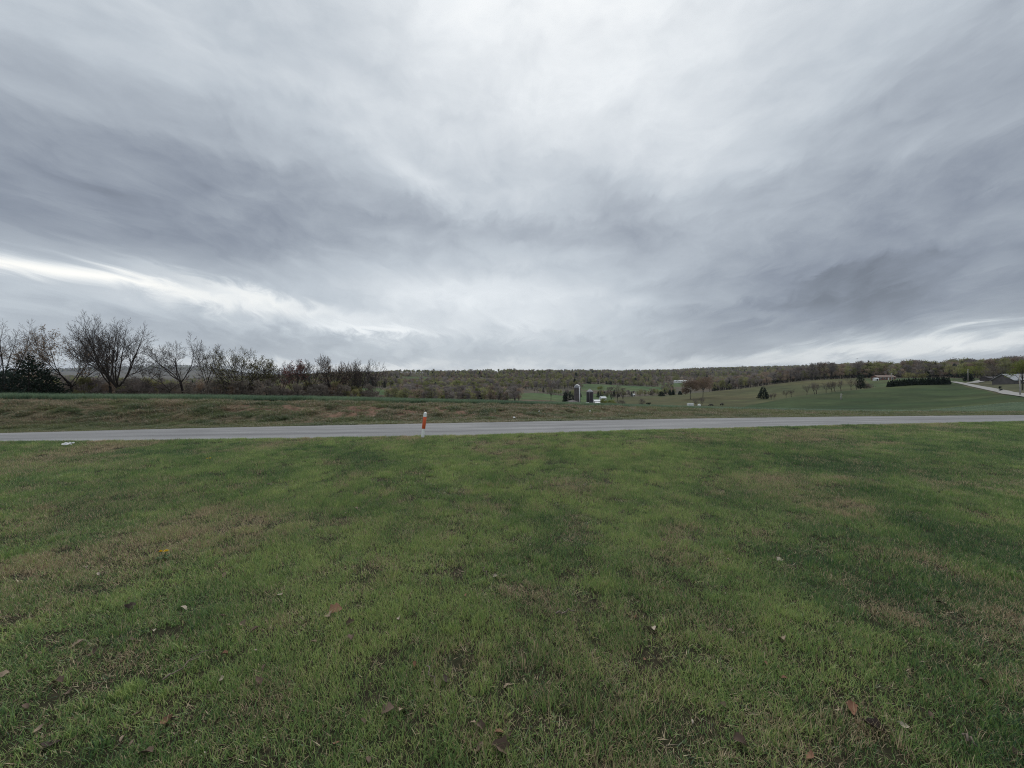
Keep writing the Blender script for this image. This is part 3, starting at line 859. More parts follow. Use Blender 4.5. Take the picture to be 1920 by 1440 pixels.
# ------------------------------------------------------------------ trees
class Tubes:
    def __init__(self): self.V, self.L, self.S, self.A, self.n = [], [], [], [], 0
    def tube(self, pts, rad, k, shade=0.5):
        P_ = np.asarray(pts, float); r = np.asarray(rad, float)
        T = np.gradient(P_, axis=0); T /= np.linalg.norm(T, axis=1)[:, None] + 1e-9
        ref = np.array([0.0, 0, 1]) if abs(T[0, 2]) < 0.9 else np.array([1.0, 0, 0])
        U = np.cross(T, ref); U /= np.linalg.norm(U, axis=1)[:, None] + 1e-9
        Wv = np.cross(T, U)
        a = np.arange(k) * 2 * pi / k
        R_ = P_[:, None] + r[:, None, None] * (np.cos(a)[None, :, None] * U[:, None] + np.sin(a)[None, :, None] * Wv[:, None])
        m = len(P_)
        self.V.append(R_.reshape(-1, 3))
        I = self.n + np.arange(m * k).reshape(m, k)
        J = np.roll(I, -1, axis=1)
        q = np.stack([I[:-1], J[:-1], J[1:], I[1:]], -1).reshape(-1, 4)
        self.L.append(q.ravel()); self.S.append(np.full(len(q), 4)); self.A.append(np.full(m * k, shade)); self.n += m * k
    def batch(self, pts, rad, shade, k=3):
        P_ = np.asarray(pts, float); r = np.asarray(rad, float); n_, m, _ = P_.shape
        T = np.gradient(P_, axis=1); T /= np.linalg.norm(T, axis=2)[..., None] + 1e-9
        U = np.cross(T, np.array([0.31, 0.17, 0.94])); U /= np.linalg.norm(U, axis=2)[..., None] + 1e-9
        Wv = np.cross(T, U); a = np.arange(k) * 2 * pi / k
        R_ = P_[:, :, None] + r[..., None, None] * (np.cos(a)[:, None] * U[:, :, None] + np.sin(a)[:, None] * Wv[:, :, None])
        self.V.append(R_.reshape(-1, 3))
        I = self.n + np.arange(n_ * m * k).reshape(n_, m, k); J = np.roll(I, -1, axis=2)
        q = np.stack([I[:, :-1], J[:, :-1], J[:, 1:], I[:, 1:]], -1).reshape(-1, 4)
        self.L.append(q.ravel()); self.S.append(np.full(len(q), 4)); self.A.append(np.repeat(np.asarray(shade), m * k)); self.n += n_ * m * k
    def tris(self, T, shade):
        """T (n,3,3) loose triangles"""
        n = len(T)
        self.V.append(T.reshape(-1, 3)); self.L.append(self.n + np.arange(3 * n)); self.S.append(np.full(n, 3))
        self.A.append(np.repeat(shade, 3)); self.n += 3 * n
    def mesh(self, name, smooth=True):
        me = np_mesh(name, np.concatenate(self.V), np.concatenate(self.L), np.concatenate(self.S), smooth)
        set_attr(me, 'shade', np.concatenate(self.A))
        return me

def rand_tris(rs, C, size, aspect=0.5, up=0.0, dirs=None):
    """small leaf-like triangles around the points C"""
    n = len(C)
    d = rs.normal(size=(n, 3)) if dirs is None else dirs + rs.normal(size=(n, 3)) * 0.35
    d[:, 2] += up
    d /= np.linalg.norm(d, axis=1)[:, None] + 1e-9
    e = np.cross(d, rs.normal(size=(n, 3))); e /= np.linalg.norm(e, axis=1)[:, None] + 1e-9
    s = size * (0.6 + 0.8 * rs.rand(n))[:, None]
    return np.stack([C - d * s * 0.5 - e * s * aspect * 0.5, C - d * s * 0.5 + e * s * aspect * 0.5, C + d * s * 0.5], 1)

def rot_to(d, ang, azm):
    """unit vector at angle ang from d, at azimuth azm round it"""
    ref = np.array([0, 0, 1.0]) if abs(d[2]) < 0.92 else np.array([1.0, 0, 0])
    u = np.cross(d, ref); u /= np.linalg.norm(u); v = np.cross(d, u)
    return d * cos(ang) + (u * cos(azm) + v * sin(azm)) * sin(ang)

def bare_tree(seed, H, trunk=0.25, limbs=6, limb_ang=28, r0=0.3, spread=1.0, kids=(5, 5, 4, 3), twig_r=0.02, bud=0, bud_size=0.22, stems=1, lift=0.11, bend=0.07, skew=0.0):
    """wood and twigs of a deciduous tree; returns (wood, twigs, buds)"""
    rs = np.random.RandomState(seed)
    wood, twig, tips, pile = Tubes(), Tubes(), [], {}
    def branch(p, d, L, r, lev):
        m = (5, 5, 4, 3, 2)[min(lev, 4)]
        pts, rad, dirs = [p], [r], [d]
        dd_ = d.copy()
        for i in range(m):
            dd_ = dd_ + rs.normal(size=3) * bend * (1 + 0.2 * lev) + np.array([0, 0, lift])
            dd_ /= np.linalg.norm(dd_)
            p = p + dd_ * L / m
            pts.append(p); dirs.append(dd_); rad.append(r * (1 - (0.35 if lev == 0 else 0.62) * (i + 1) / m))
        if lev <= 1: wood.tube(pts, rad, 6 if lev == 0 else 5, rs.rand())
        else: pile.setdefault(len(pts), []).append((pts, rad))
        if lev - 1 >= len(kids) or lev > len(kids):
            tips.append(pts[-1]); tips.append(pts[len(pts) // 2]); return
        nk = kids[lev - 1] if lev > 0 else limbs
        for c in range(nk):
            f = 0.28 + 0.72 * (c + rs.rand() * 0.8) / nk if lev > 0 else 0.72 + 0.28 * rs.rand()
            f = min(f, 1.0)
            j = min(int(f * m), m - 1); g = f * m - j
            q = pts[j] * (1 - g) + pts[j + 1] * g
            rr_ = max((rad[j] * (1 - g) + rad[j + 1] * g) * (0.62 if lev else 0.60), twig_r)
            a = R(limb_ang * (0.45 + 0.9 * rs.rand())) if lev == 0 else R(20 + 28 * rs.rand())
            nd_ = rot_to(dirs[j], a, c * 2.4 + rs.rand() * 1.2)
            nd_[:2] *= spread; nd_ /= np.linalg.norm(nd_)
            LL = (H * (1 - trunk)) * (0.75 + 0.3 * rs.rand()) if lev == 0 else L * (0.36 + 0.26 * rs.rand()) * (1.15 - 0.4 * f)
            branch(q, nd_, LL, rr_, lev + 1)
        if lev > 0:
            branch(pts[-1], dirs[-1], L * 0.4, max(rad[-1], twig_r), lev + 1)
    for s in range(stems):
        a = s * 2 * pi / max(stems, 1) + rs.rand()
        off = np.array([cos(a), sin(a), 0]) * (0.0 if stems == 1 else r0 * 1.3)
        d0 = np.array([cos(a) * 0.10 * (stems > 1) + skew, sin(a) * 0.10 * (stems > 1), 1.0]); d0 /= np.linalg.norm(d0)
        branch(off + np.array([0, 0, -0.3]), d0, H * trunk * (1.0 + 0.25 * rs.rand()) + 0.3, r0 * (1.0 if s == 0 else 0.8), 0)
    for q in pile.values(): twig.batch([a for a, b in q], [b for a, b in q], rs.rand(len(q)))
    buds = None
    if bud:
        C = np.array(tips)
        C = C[rs.randint(0, len(C), bud)] + rs.normal(size=(bud, 3)) * 0.22
        buds = Tubes(); buds.tris(rand_tris(rs, C, bud_size, 0.7), rs.rand(bud))
    # fit to the wanted height
    top = max(t[2] for t in tips)
    k = H / top
    for T in (wood, twig, buds):
        if T: T.V = [v * np.array([k, k, k]) for v in T.V]
    return wood, twig, buds

def cone_tree(seed, H, Rb, n=1100, size=0.45, base=0.04, power=1.0, rough=0.18):
    """evergreen: sprays spread through a ragged cone"""
    rs = np.random.RandomState(seed)
    h = base + (1 - base) * (1 - np.sqrt(rs.rand(n)) ) ** 0.9
    a = rs.rand(n) * 2 * pi
    prof = np.clip((1 - h), 0, 1) ** power * np.minimum(1, (h - base + 0.06) / 0.10)
    lob = 1 + rough * np.sin(a * 5 + h * 23) + rough * 0.8 * np.sin(a * 3 - h * 41) + rs.normal(size=n) * 0.06
    r = Rb * prof * lob * (0.45 + 0.55 * np.sqrt(rs.rand(n)))
    C = np.stack([r * np.cos(a), r * np.sin(a), h * H], 1)
    D = np.stack([np.cos(a), np.sin(a), 0.5 + 0 * a], 1)
    T = Tubes(); T.tris(rand_tris(rs, C, size, 0.75, 0.3, D), rs.rand(n))
    tr = Tubes(); tr.tube([(0, 0, -0.2), (0, 0, H * 0.5), (0, 0, H * 0.93)], [0.035 * H * 0.6, 0.02 * H * 0.6, 0.01], 5)
    return tr, T

def lobed_tree(seed, H, Wd, n=900, size=0.7, base=0.25, lobes=9, twiggy=0.5, trunk_r=0.22):
    """round-headed tree for the distance: trunk, limbs and a broken crown of twig sprays"""
    rs = np.random.RandomState(seed)
    wood, T = Tubes(), Tubes()
    cz = H * (base + (1 - base) * 0.5)
    wood.tube([(0, 0, -0.5), (0.1, 0, H * base * 0.8), (0.05, 0.1, H * 0.62)], [trunk_r, trunk_r * 0.75, trunk_r * 0.25], 5, 0.3)
    cs = []
    for i in range(lobes):
        a = i * 2.4 + rs.rand(); rr_ = Wd * 0.5 * (0.25 + 0.5 * rs.rand()); zz = H * (base + (1 - base) * (0.2 + 0.66 * rs.rand()))
        if i < 2: rr_ *= 0.3; zz = H * 0.83
        c = np.array([rr_ * cos(a), rr_ * sin(a), zz]); cs.append(c)
        z0 = H * base * (0.8 + 0.7 * rs.rand())
        wood.tube([(0.05, 0.05, z0), tuple(c * 0.5 + np.array([0, 0, z0 * 0.5 + 0.1 * H * rs.rand()])), tuple(c)], [trunk_r * 0.45, trunk_r * 0.25, 0.03], 4, 0.3)
    cs = np.array(cs)
    pick = rs.randint(0, lobes, n)
    rad = Wd * (0.17 + 0.11 * rs.rand(lobes))
    off = rs.normal(size=(n, 3)); off /= np.linalg.norm(off, axis=1)[:, None]
    off *= (rs.rand(n) ** 0.5)[:, None] * rad[pick][:, None]
    off[:, 2] *= 0.85
    C = cs[pick] + off
    C[:, 2] = np.clip(C[:, 2], H * base * 0.7, H)
    D = (C - np.array([0, 0, H * base])); D /= np.linalg.norm(D, axis=1)[:, None]
    nt = int(n * twiggy)
    T.tris(rand_tris(rs, C[:nt], size * 1.5, 0.16, 0.3, D[:nt]), rs.rand(nt))
    T.tris(rand_tris(rs, C[nt:], size, 0.6), rs.rand(n - nt))
    return wood, T

def joined(name, parts):
    """one mesh (for scattering) out of [(Tubes, material)]"""
    V, L, S, A, MI, n = [], [], [], [], [], 0
    mats = []
    for T, mt in parts:
        if T is None: continue
        v = np.concatenate(T.V)
        V.append(v); L.append(np.concatenate(T.L) + n); s = np.concatenate(T.S); S.append(s); A.append(np.concatenate(T.A))
        MI.append(np.full(len(s), len(mats))); mats.append(mt); n += len(v)
    me = np_mesh(name, np.concatenate(V), np.concatenate(L), np.concatenate(S), False)
    set_attr(me, 'shade', np.concatenate(A))
    for mt in mats: me.materials.append(mt)
    me.polygons.foreach_set('material_index', np.concatenate(MI).astype(np.int32))
    return me

def plant_tree(name, label, cat, loc, rz, wood, crown, group=None, extra=None, mats=('bark', 'twig', None), scale=1.0):
    """tree thing > trunk, crown (> buds)"""
    e = empty(name, loc, rz); e.scale = (scale,) * 3
    tag(e, label, cat, group)
    mesh_obj('trunk', wood.mesh('trunk') if isinstance(wood, Tubes) else wood, M[mats[0]], e)
    c = mesh_obj('crown', crown.mesh('crown', False) if isinstance(crown, Tubes) else crown, M[mats[1]], e)
    if extra is not None:
        b = mesh_obj('buds', extra.mesh('buds', False) if isinstance(extra, Tubes) else extra, M[mats[2]], c)
        b['kind'] = 'stuff'
    return e
def copy_thing(src, loc, rz, scale, label=None, group=None):
    def cp(o, par):
        c = o.copy(); col.objects.link(c); c.parent = par
        for ch in list(o.children): cp(ch, c)
        return c
    c = cp(src, None)
    c.location = loc; c.rotation_euler = (0, 0, rz); c.scale = (scale,) * 3 if isinstance(scale, (int, float)) else scale
    if label: c['label'] = label
    if group: c['group'] = group
    return c
def htree(px, ytop, Y):
    """ground point and the height that reaches ytop in the photograph"""
    g_ = gp(px, Y)
    return g_, (EYE + (720 - ytop) / F * Y) - g_.z

# ---- the tree line beyond the crop, one tree after another
GL = 'trees in the line beyond the crop'
def line_tree(px, ytop, Y, seed, label, wood='bark_dark', twig='twig_dark', bud=0, budm=None, name='bare_tree', rz=0.0, **kw):
    g_, H = htree(px, ytop, Y)
    kw['r0'] = kw.get('r0', 0.3) * 1.35
    a, b, c = bare_tree(seed, H * 1.06, bud=bud, twig_r=0.024, **kw)
    return plant_tree(name, label, 'tree', g_, rz, a, b, GL, c, (wood, twig, budm))
line_tree(8, 604, 84, 101, 'tall bare spreading tree behind the dark pines at the end of the tree line', limbs=6, limb_ang=40, trunk=0.28, r0=0.32, kids=(6, 5, 4, 2), spread=1.15)
line_tree(136, 622, 88, 102, 'broad tree thick with brown spring buds in front of the bare trees', bud=4500, budm='bud_brown', name='budding_tree', limbs=7, limb_ang=48, trunk=0.27, r0=0.26, kids=(6, 5, 4, 2), spread=1.3, bud_size=0.3)
line_tree(166, 640, 93, 103, 'slender bare tree between the brown budding tree and the twin-trunk tree', limbs=4, limb_ang=30, trunk=0.35, r0=0.18, kids=(5, 5, 3, 2), skew=-0.06)
line_tree(206, 594, 86, 104, 'tallest bare tree of the line, left trunk of a close pair with rising limbs', limbs=5, limb_ang=24, trunk=0.30, r0=0.34, kids=(6, 5, 4, 3), spread=1.0, skew=-0.05)
line_tree(221, 598, 85.5, 105, 'big bare tree with many upright limbs, right trunk of a close pair', limbs=8, limb_ang=36, trunk=0.24, r0=0.42, kids=(6, 5, 4, 3), spread=1.15, skew=0.07)
line_tree(262, 655, 92, 106, 'leaning thin bare tree beside the big pair', limbs=3, limb_ang=22, trunk=0.4, r0=0.15, kids=(5, 4, 3, 2), skew=0.45)
line_tree(346, 628, 90, 107, 'open bare tree forking low into two crooked limbs', limbs=5, limb_ang=42, trunk=0.34, r0=0.30, kids=(6, 5, 4, 3), spread=1.25, bend=0.1)
line_tree(324, 690, 86, 108, 'short crooked bare tree leaning towards the big pair', limbs=3, limb_ang=40, trunk=0.4, r0=0.16, kids=(5, 4, 3, 2), skew=-0.35, wood='bark_dark', bend=0.2)
line_tree(389, 652, 93, 109, 'slim tree with sparse pale buds next to the crooked forked tree', bud=500, budm='bud_olive', limbs=5, limb_ang=30, trunk=0.4, r0=0.17, kids=(5, 5, 3, 2), name='budding_tree')
line_tree(452, 648, 90, 110, 'round-headed tree hazy with fine olive buds standing above the brush', bud=2400, budm='bud_olive', name='budding_tree', limbs=9, limb_ang=60, trunk=0.28, r0=0.34, kids=(6, 5, 4, 3), spread=1.35, bud_size=0.26)
line_tree(500, 674, 94, 111, 'greenish leafing tree tucked beside the round-headed tree', bud=1900, budm='bud_olive', name='budding_tree', limbs=6, limb_ang=36, trunk=0.3, r0=0.2, kids=(6, 5, 3, 2), bud_size=0.3)
line_tree(528, 680, 93, 112, 'thin dark budding tree beside the red maple', bud=900, budm='bud_brown', name='budding_tree', limbs=5, limb_ang=30, trunk=0.35, r0=0.16, kids=(6, 4, 3, 2))
line_tree(552, 676, 92, 113, 'maple flushed with red spring buds', bud=1700, budm='bud_red', name='budding_tree', limbs=6, limb_ang=36, trunk=0.35, r0=0.17, kids=(6, 5, 3, 2), bud_size=0.3)
line_tree(583, 676, 94, 114, 'pale twiggy tree between the red maple and the tall grey-brown tree', bud=800, budm='bud_olive', name='budding_tree', limbs=6, limb_ang=36, trunk=0.32, r0=0.2, kids=(6, 5, 4, 2))
line_tree(616, 670, 92, 115, 'tall grey-brown tree with a dense narrow budding crown', bud=1500, budm='bud_brown', name='budding_tree', limbs=7, limb_ang=32, trunk=0.3, r0=0.24, kids=(6, 5, 4, 3), bud_size=0.24)
line_tree(645, 680, 96, 116, 'bushy brown tree low beside the dense narrow tree', bud=900, budm='bud_brown', name='budding_tree', limbs=6, limb_ang=34, trunk=0.26, r0=0.18, kids=(6, 5, 4, 2))
line_tree(674, 674, 98, 117, 'feathery bare tree near the open end of the tree line', limbs=6, limb_ang=26, trunk=0.25, r0=0.17, kids=(6, 5, 3, 2))
line_tree(690, 676, 101, 118, 'wispy bare tree, last tall one before the valley opens', limbs=4, limb_ang=24, trunk=0.3, r0=0.13, kids=(5, 4, 3, 2))
line_tree(704, 690, 103, 119, 'small thin bare tree at the very end of the tree line', limbs=4, limb_ang=26, trunk=0.3, r0=0.1, kids=(5, 4, 3, 2))
line_tree(-70, 640, 86, 120, 'bare tree beyond the dark pines at the edge of the view', limbs=6, limb_ang=36, trunk=0.3, r0=0.22, kids=(6, 5, 3, 2))
# dark pines by the first tree
def pine(px, ytop, Y, wpx, seed, label, mat='needle', n=1500, group=None, name='pine_tree', power=0.75, size=0.55, base=0.05, rough=0.28):
    g_, H = htree(px, ytop, Y)
    tr, T = cone_tree(seed, H, wpx / F * Y / 2, n, size, base, power, rough)
    return plant_tree(name, label, 'tree', g_, seed, tr, T, group, None, ('bark_dark', mat, None))
pine(54, 660, 80, 84, 201, 'dark layered pine in front of the tall bare spreading tree', n=1000, rough=0.5, power=0.8)
pine(5, 692, 79, 90, 202, 'low dark evergreen beside the layered pine', n=1100, power=0.45, rough=0.4, mat='needle_blue')
pine(88, 690, 82, 44, 203, 'small dark evergreen between the layered pine and the brown budding tree', n=700, power=0.6, rough=0.4)

# ---- kinds of tree for the far woods
def wood_kind(seed, budm, twiggy, H=12.0, Wd=8.0, n=760, size=0.6, base=0.22):
    wd_, T = lobed_tree(seed, H, Wd, n, size, base, 9, twiggy)
    return joined('woodland_tree', [(wd_, M['bark']), (T, M[budm])])
KINDS = [wood_kind(301, 'wood_grey', 0.4), wood_kind(302, 'wood_grey', 0.45, 12.5, 7.5), wood_kind(303, 'wood_brown', 0.3), wood_kind(304, 'wood_olive', 0.35), wood_kind(305, 'wood_grey', 0.35, 13, 8),
         wood_kind(306, 'wood_olive', 0.4, 11.5, 9), wood_kind(307, 'bud_green', 0.25, 11, 8), wood_kind(308, 'wood_grey', 0.35, 11, 9)]
def ever_kind(seed, H, Rb, mat):
    tr, T = cone_tree(seed, H, Rb, 620, 0.75, 0.08, 0.7, 0.3)
    return joined('woodland_evergreen', [(tr, M['bark_dark']), (T, M[mat])])
KINDS += [ever_kind(321, 12.5, 3.0, 'needle'), ever_kind(322, 10.5, 3.4, 'needle_blue')]
PICK_W = np.array([0.13, 0.11, 0.14, 0.21, 0.06, 0.16, 0.05, 0.05, 0.05, 0.04])
def wood_tract(name, label, pts, hmul=1.0, weights=PICK_W, seed=1, cat='woods', zoff=0.0):
    rs = np.random.RandomState(seed)
    X, Y = pts[:, 0], pts[:, 1]
    Z = height(X, Y) + zoff
    n = len(X)
    wt = weights / weights.sum()
    # kinds grow in drifts
    dr = fbm(X / 60.0 + seed, Y / 110.0, 3)
    u_ = np.clip(rs.rand(n) * 0.55 + (dr - 0.25) * 0.9, 0, 0.999)
    idx = np.searchsorted(np.cumsum(wt), np.where(rs.rand(n) < 0.5, u_, rs.rand(n)))
    idx = np.clip(idx, 0, len(wt) - 1)
    s = hmul * (0.62 + 0.62 * rs.rand(n)) * (0.65 + 0.75 * (fbm(X / 70.0, Y / 70.0, 2)))
    S3 = np.stack([s * (0.9 + 0.3 * rs.rand(n)), s * (0.9 + 0.3 * rs.rand(n)), s], 1)
    rot = np.stack([np.zeros(n), np.zeros(n), rs.rand(n) * 6.28], 1)
    o = scatter(name, np.stack([X, Y, Z], 1), rot, S3, idx, KINDS)
    return tag(o, label, cat, kind='stuff')
def fill(px0, px1, y0, y1, spacing, seed, avoid=True, poly=None):
    rs = np.random.RandomState(seed)
    # even in area over the wedge
    n = int(abs(px1 - px0) / F * (y1 ** 2 - y0 ** 2) / 2 / spacing ** 2)
    Y = np.sqrt(rs.rand(n) * (y1 ** 2 - y0 ** 2) + y0 ** 2)
    px = rs.uniform(px0, px1, n)
    X = (px - 960) / F * Y
    k_ = np.ones(n, bool)
    if avoid: k_ &= field_of(px, Y, X) < 0
    if poly is not None: k_ &= poly_in(px, Y, poly)
    return np.stack([X, Y], 1)[k_]
# woods on the ridges
wood_tract('ridge_woods', 'grey-brown spring woods covering the far ridge beyond the valley', np.concatenate([
    fill(420, 1700, 760, 1300, 11.5, 41), fill(420, 1760, 1300, 2500, 17, 42)]), 1.0, seed=3)
wood_tract('valley_woods', 'leafing woods on the valley side behind the fields', np.concatenate([
    fill(560, 935, 455, 760, 9.5, 43), fill(935, 1030, 545, 760, 9.5, 44), fill(1020, 1095, 560, 760, 9.5, 45), fill(1095, 1245, 735, 770, 8, 46),
    fill(560, 660, 250, 460, 9, 66), fill(655, 700, 470, 540, 8, 67)]), 0.95, seed=5)
wood_tract('hillside_woods', 'brown woods along the top of the pasture hill', np.concatenate([
    fill(1330, 1480, 428, 560, 8, 47), fill(1480, 1660, 430, 620, 8, 48), fill(1340, 1700, 560, 800, 10.5, 49), fill(1640, 1800, 365, 560, 7.0, 50)]), 1.2,
    np.array([0.18, 0.13, 0.20, 0.18, 0.06, 0.11, 0.03, 0.04, 0.05, 0.02]), seed=9)
wood_tract('crest_woods', 'dark woods on the crest behind the evergreen row and the white lane', np.concatenate([
    fill(1785, 2300, 345, 520, 7.5, 51), fill(1870, 2300, 290, 345, 7.5, 52), fill(1700, 2300, 520, 900, 10, 53), fill(1860, 1915, 262, 300, 7, 69)]), 1.35,
    np.array([0.20, 0.16, 0.10, 0.19, 0.08, 0.13, 0.03, 0.06, 0.06, 0.03]), seed=12)
wood_tract('hedge_wood', 'belt of dark leafing trees in the valley below the crop', np.concatenate([
    fill(725, 850, 255, 330, 6.5, 54, False), fill(840, 975, 270, 318, 6.2, 55, False, [(840, 318), (975, 300), (980, 270), (840, 262)]), fill(735, 935, 330, 450, 8.5, 56)]), 0.82,
    np.array([0.20, 0.2, 0.12, 0.17, 0.05, 0.12, 0.04, 0.08, 0.05, 0.03]), seed=15)
wood_tract('far_hedges', 'hedgerow trees dividing the valley fields', np.concatenate([
    fill(1000, 1095, 428, 452, 6.5, 57, False), fill(1120, 1265, 425, 470, 7, 58, False), fill(1150, 1262, 730, 780, 8, 60, False), fill(1240, 1262, 560, 740, 9, 59, False)]), 0.62, seed=18)
wood_tract('distant_woods', 'blue wooded mountain far behind the tree line', fill(-100, 560, 5600, 7400, 60, 61), 2.6, seed=21)
wood_tract('back_woods', 'dim woods in the low ground behind the tree line', np.concatenate([fill(-400, 640, 150, 420, 9, 62), fill(-300, 600, 420, 1500, 17, 68)]), 0.75, seed=24)

# brush under the tree line
def brush_kind(seed, mat, n=420, H=4.6, Wd=4.2):
    wd_, T = lobed_tree(seed, H, Wd, n, 0.42, 0.06, 8, 0.7, 0.06)
    return joined('brush', [(wd_, M['bark']), (T, M[mat])])
BR = [brush_kind(331, 'brush'), brush_kind(332, 'twig'), brush_kind(333, 'brush', 400), brush_kind(334, 'bud_brown', 330), brush_kind(335, 'bud_olive', 520, 5.2, 3.4)]
rs = np.random.RandomState(77)
pxb = np.concatenate([rs.uniform(-250, 690, 480), rs.uniform(690, 725, 8)]); Yb_ = rs.uniform(84, 112, len(pxb))
Xb = (pxb - 960) / F * Yb_
sz = (0.6 + 0.55 * rs.rand(len(pxb)) ** 1.5) * np.interp(pxb, [0, 100, 420, 700, 735], [1.05, 0.95, 1.0, 1.05, 0.5])
dr = fbm(Xb / 9.0, Yb_ / 9.0, 2)
ib = np.where(dr > 0.55, 2, np.where(dr < 0.42, 0, 1)); rj = rs.rand(len(pxb)); ib = np.where(rj < 0.4, rs.randint(0, 5, len(pxb)), ib)
o = scatter('brush', np.stack([Xb, Yb_, height(Xb, Yb_)], 1), np.stack([0 * Xb, 0 * Xb, rs.rand(len(Xb)) * 6.28], 1), np.stack([sz, sz, sz], 1), ib, BR)
tag(o, 'grey tangled brush and saplings under the tree line', 'brush', kind='stuff')

# ---- single trees of the valley and the hill
def lone(px, ytop, Y, wpx, seed, label, mats=('bark', 'twig', None), group=None, name='tree', n=900, size=0.6, twiggy=0.5, base=0.28, lobes=10, rz=0):
    g_, H = htree(px, ytop, Y)
    wd_, T = lobed_tree(seed, H, wpx / F * Y, n, size, base, lobes, twiggy, max(0.12, 0.018 * H))
    return plant_tree(name, label, 'tree' if name != 'shrub' else 'shrub', g_, rz, wd_, T, group, None, mats)
lone(1033, 719, 330, 30, 401, 'lone spreading bare tree on the green field beside the tall silo', twiggy=0.8, n=700)
lone(1295, 712, 300, 40, 402, 'left one of the two round bronze trees on the pasture slope', ('bark', 'bud_brown', None), 'pair of bronze trees on the pasture', n=3200, size=0.75, twiggy=0.3, base=0.3)
lone(1318, 707, 318, 46, 403, 'right, larger one of the two round bronze trees on the pasture slope', ('bark', 'bud_brown', None), 'pair of bronze trees on the pasture', n=3400, size=0.75, twiggy=0.3, base=0.28)
for k_, (px, yt, s_) in enumerate([(1305, 745, 11), (1316, 743, 12)]):
    g_, H = htree(px, yt, 214)
    a, b, c = bare_tree(420 + k_, H, limbs=6, limb_ang=40, trunk=0.25, r0=0.16, kids=(5, 4, 3), twig_r=0.03)
    plant_tree('bare_tree', 'grey bare tree over the white trailer at the foot of the pasture', 'tree', g_, k_, a, b, 'bare trees by the trailer', None)
pine(1431, 724, 262, 21, 430, 'dark conical cedar standing alone on the pasture', n=900, name='cedar_tree', power=0.6, size=0.7, rough=0.12)
for k_, (px, yt, wpx, lb) in enumerate([(1060, 733, 10, 'small upright cedar beside the dark evergreen by the barn roof'), (1071, 738, 20, 'rounded dark evergreen behind the barn roof, close to the tall silo'), (1078, 744, 10, 'low dark evergreen against the foot of the tall silo')]):
    pine(px, yt, 300, wpx, 440 + k_, lb, n=800, name='cedar_tree', power=0.45, size=0.8)
for k_, (px, yt, wpx) in enumerate([(1146, 722, 20), (1158, 719, 24), (1168, 725, 18)]):
    lone(px, yt, 345, wpx, 450 + k_, 'bare grey tree in the clump behind the white farm sheds', ('bark', 'brush', None), 'grey clump behind the farm sheds', twiggy=0.85, n=700, base=0.12)
lone(1126, 722, 400, 16, 455, 'soft green leafing tree between the short silo and the grey clump', ('bark', 'bud_green', None), n=700, twiggy=0.3)
lone(1132, 748, 262, 22, 460, 'bright yellow-green round shrub beside the short silo', ('bark', 'bud_green', None), name='shrub', n=1300, size=0.5, twiggy=0.1, base=0.02)
lone(1147, 750, 262, 18, 461, 'lower bright green shrub next to the yellow-green round one', ('bark', 'bud_green', None), name='shrub', n=900, size=0.5, twiggy=0.1, base=0.02)
lone(1166, 751, 258, 18, 462, 'pale brown bare shrub past the bright green shrubs', ('bark', 'brush', None), name='shrub', n=600, size=0.5, twiggy=0.8, base=0.02)
lone(1203, 748, 250, 16, 463, 'thin bare shrub at the edge of the pasture', ('bark', 'brush', None), name='shrub', n=500, size=0.5, twiggy=0.9, base=0.05)
lone(1216, 755, 248, 10, 464, 'small dark bush next to the thin bare shrub', ('bark_dark', 'needle', None), name='shrub', n=300, size=0.5, twiggy=0.4, base=0.02)
for k_, (px, yt, Y, wpx, lb) in enumerate([(1240, 733, 400, 13, 'round dark cedar in the hedge below the valley field'), (1257, 732, 405, 5, 'narrow dark cedar, first of two by the pasture edge'), (1262, 730, 408, 6, 'narrow dark cedar, taller of two by the pasture edge'), (1275, 733, 405, 8, 'low dark cedar under the bronze trees')]):
    pine(px, yt, Y, wpx, 470 + k_, lb, n=400, name='cedar_tree', power=0.55, size=0.9)
# bare trees along the fold between the two green fields
for k_, (px, yt, Y) in enumerate([(1446, 738, 232), (1451, 736, 233), (1474, 731, 236), (1484, 729, 236), (1513, 720, 238), (1527, 716, 238), (1531, 718, 242), (1549, 715, 240), (1560, 713, 242), (1566, 714, 238), (1577, 712, 240), (1596, 709, 244), (1606, 712, 246)]):
    g_, H = htree(px, yt, Y)
    a, b, c = bare_tree(480 + k_, H, limbs=5, limb_ang=34, trunk=0.35, r0=0.15 + 0.08 * (k_ > 3), kids=(5, 4, 3), twig_r=0.035, skew=random.Random(k_).uniform(-.18, .12))
    plant_tree('bare_tree', 'bare hedgerow tree in the fold between the two green fields', 'tree', g_, k_ * 1.7, a, b, 'bare trees in the fold between the fields', None)
pine(1614, 699, 246, 12, 500, 'dark ivy-clad tree at the top of the bare hedgerow', n=900, name='ivy_tree', power=0.25, size=0.6, rough=0.35)
lone(1625, 720, 246, 22, 501, 'low dark thicket at the foot of the ivy-clad tree', ('bark_dark', 'brush', None), name='shrub', n=700, twiggy=0.7, base=0.03)
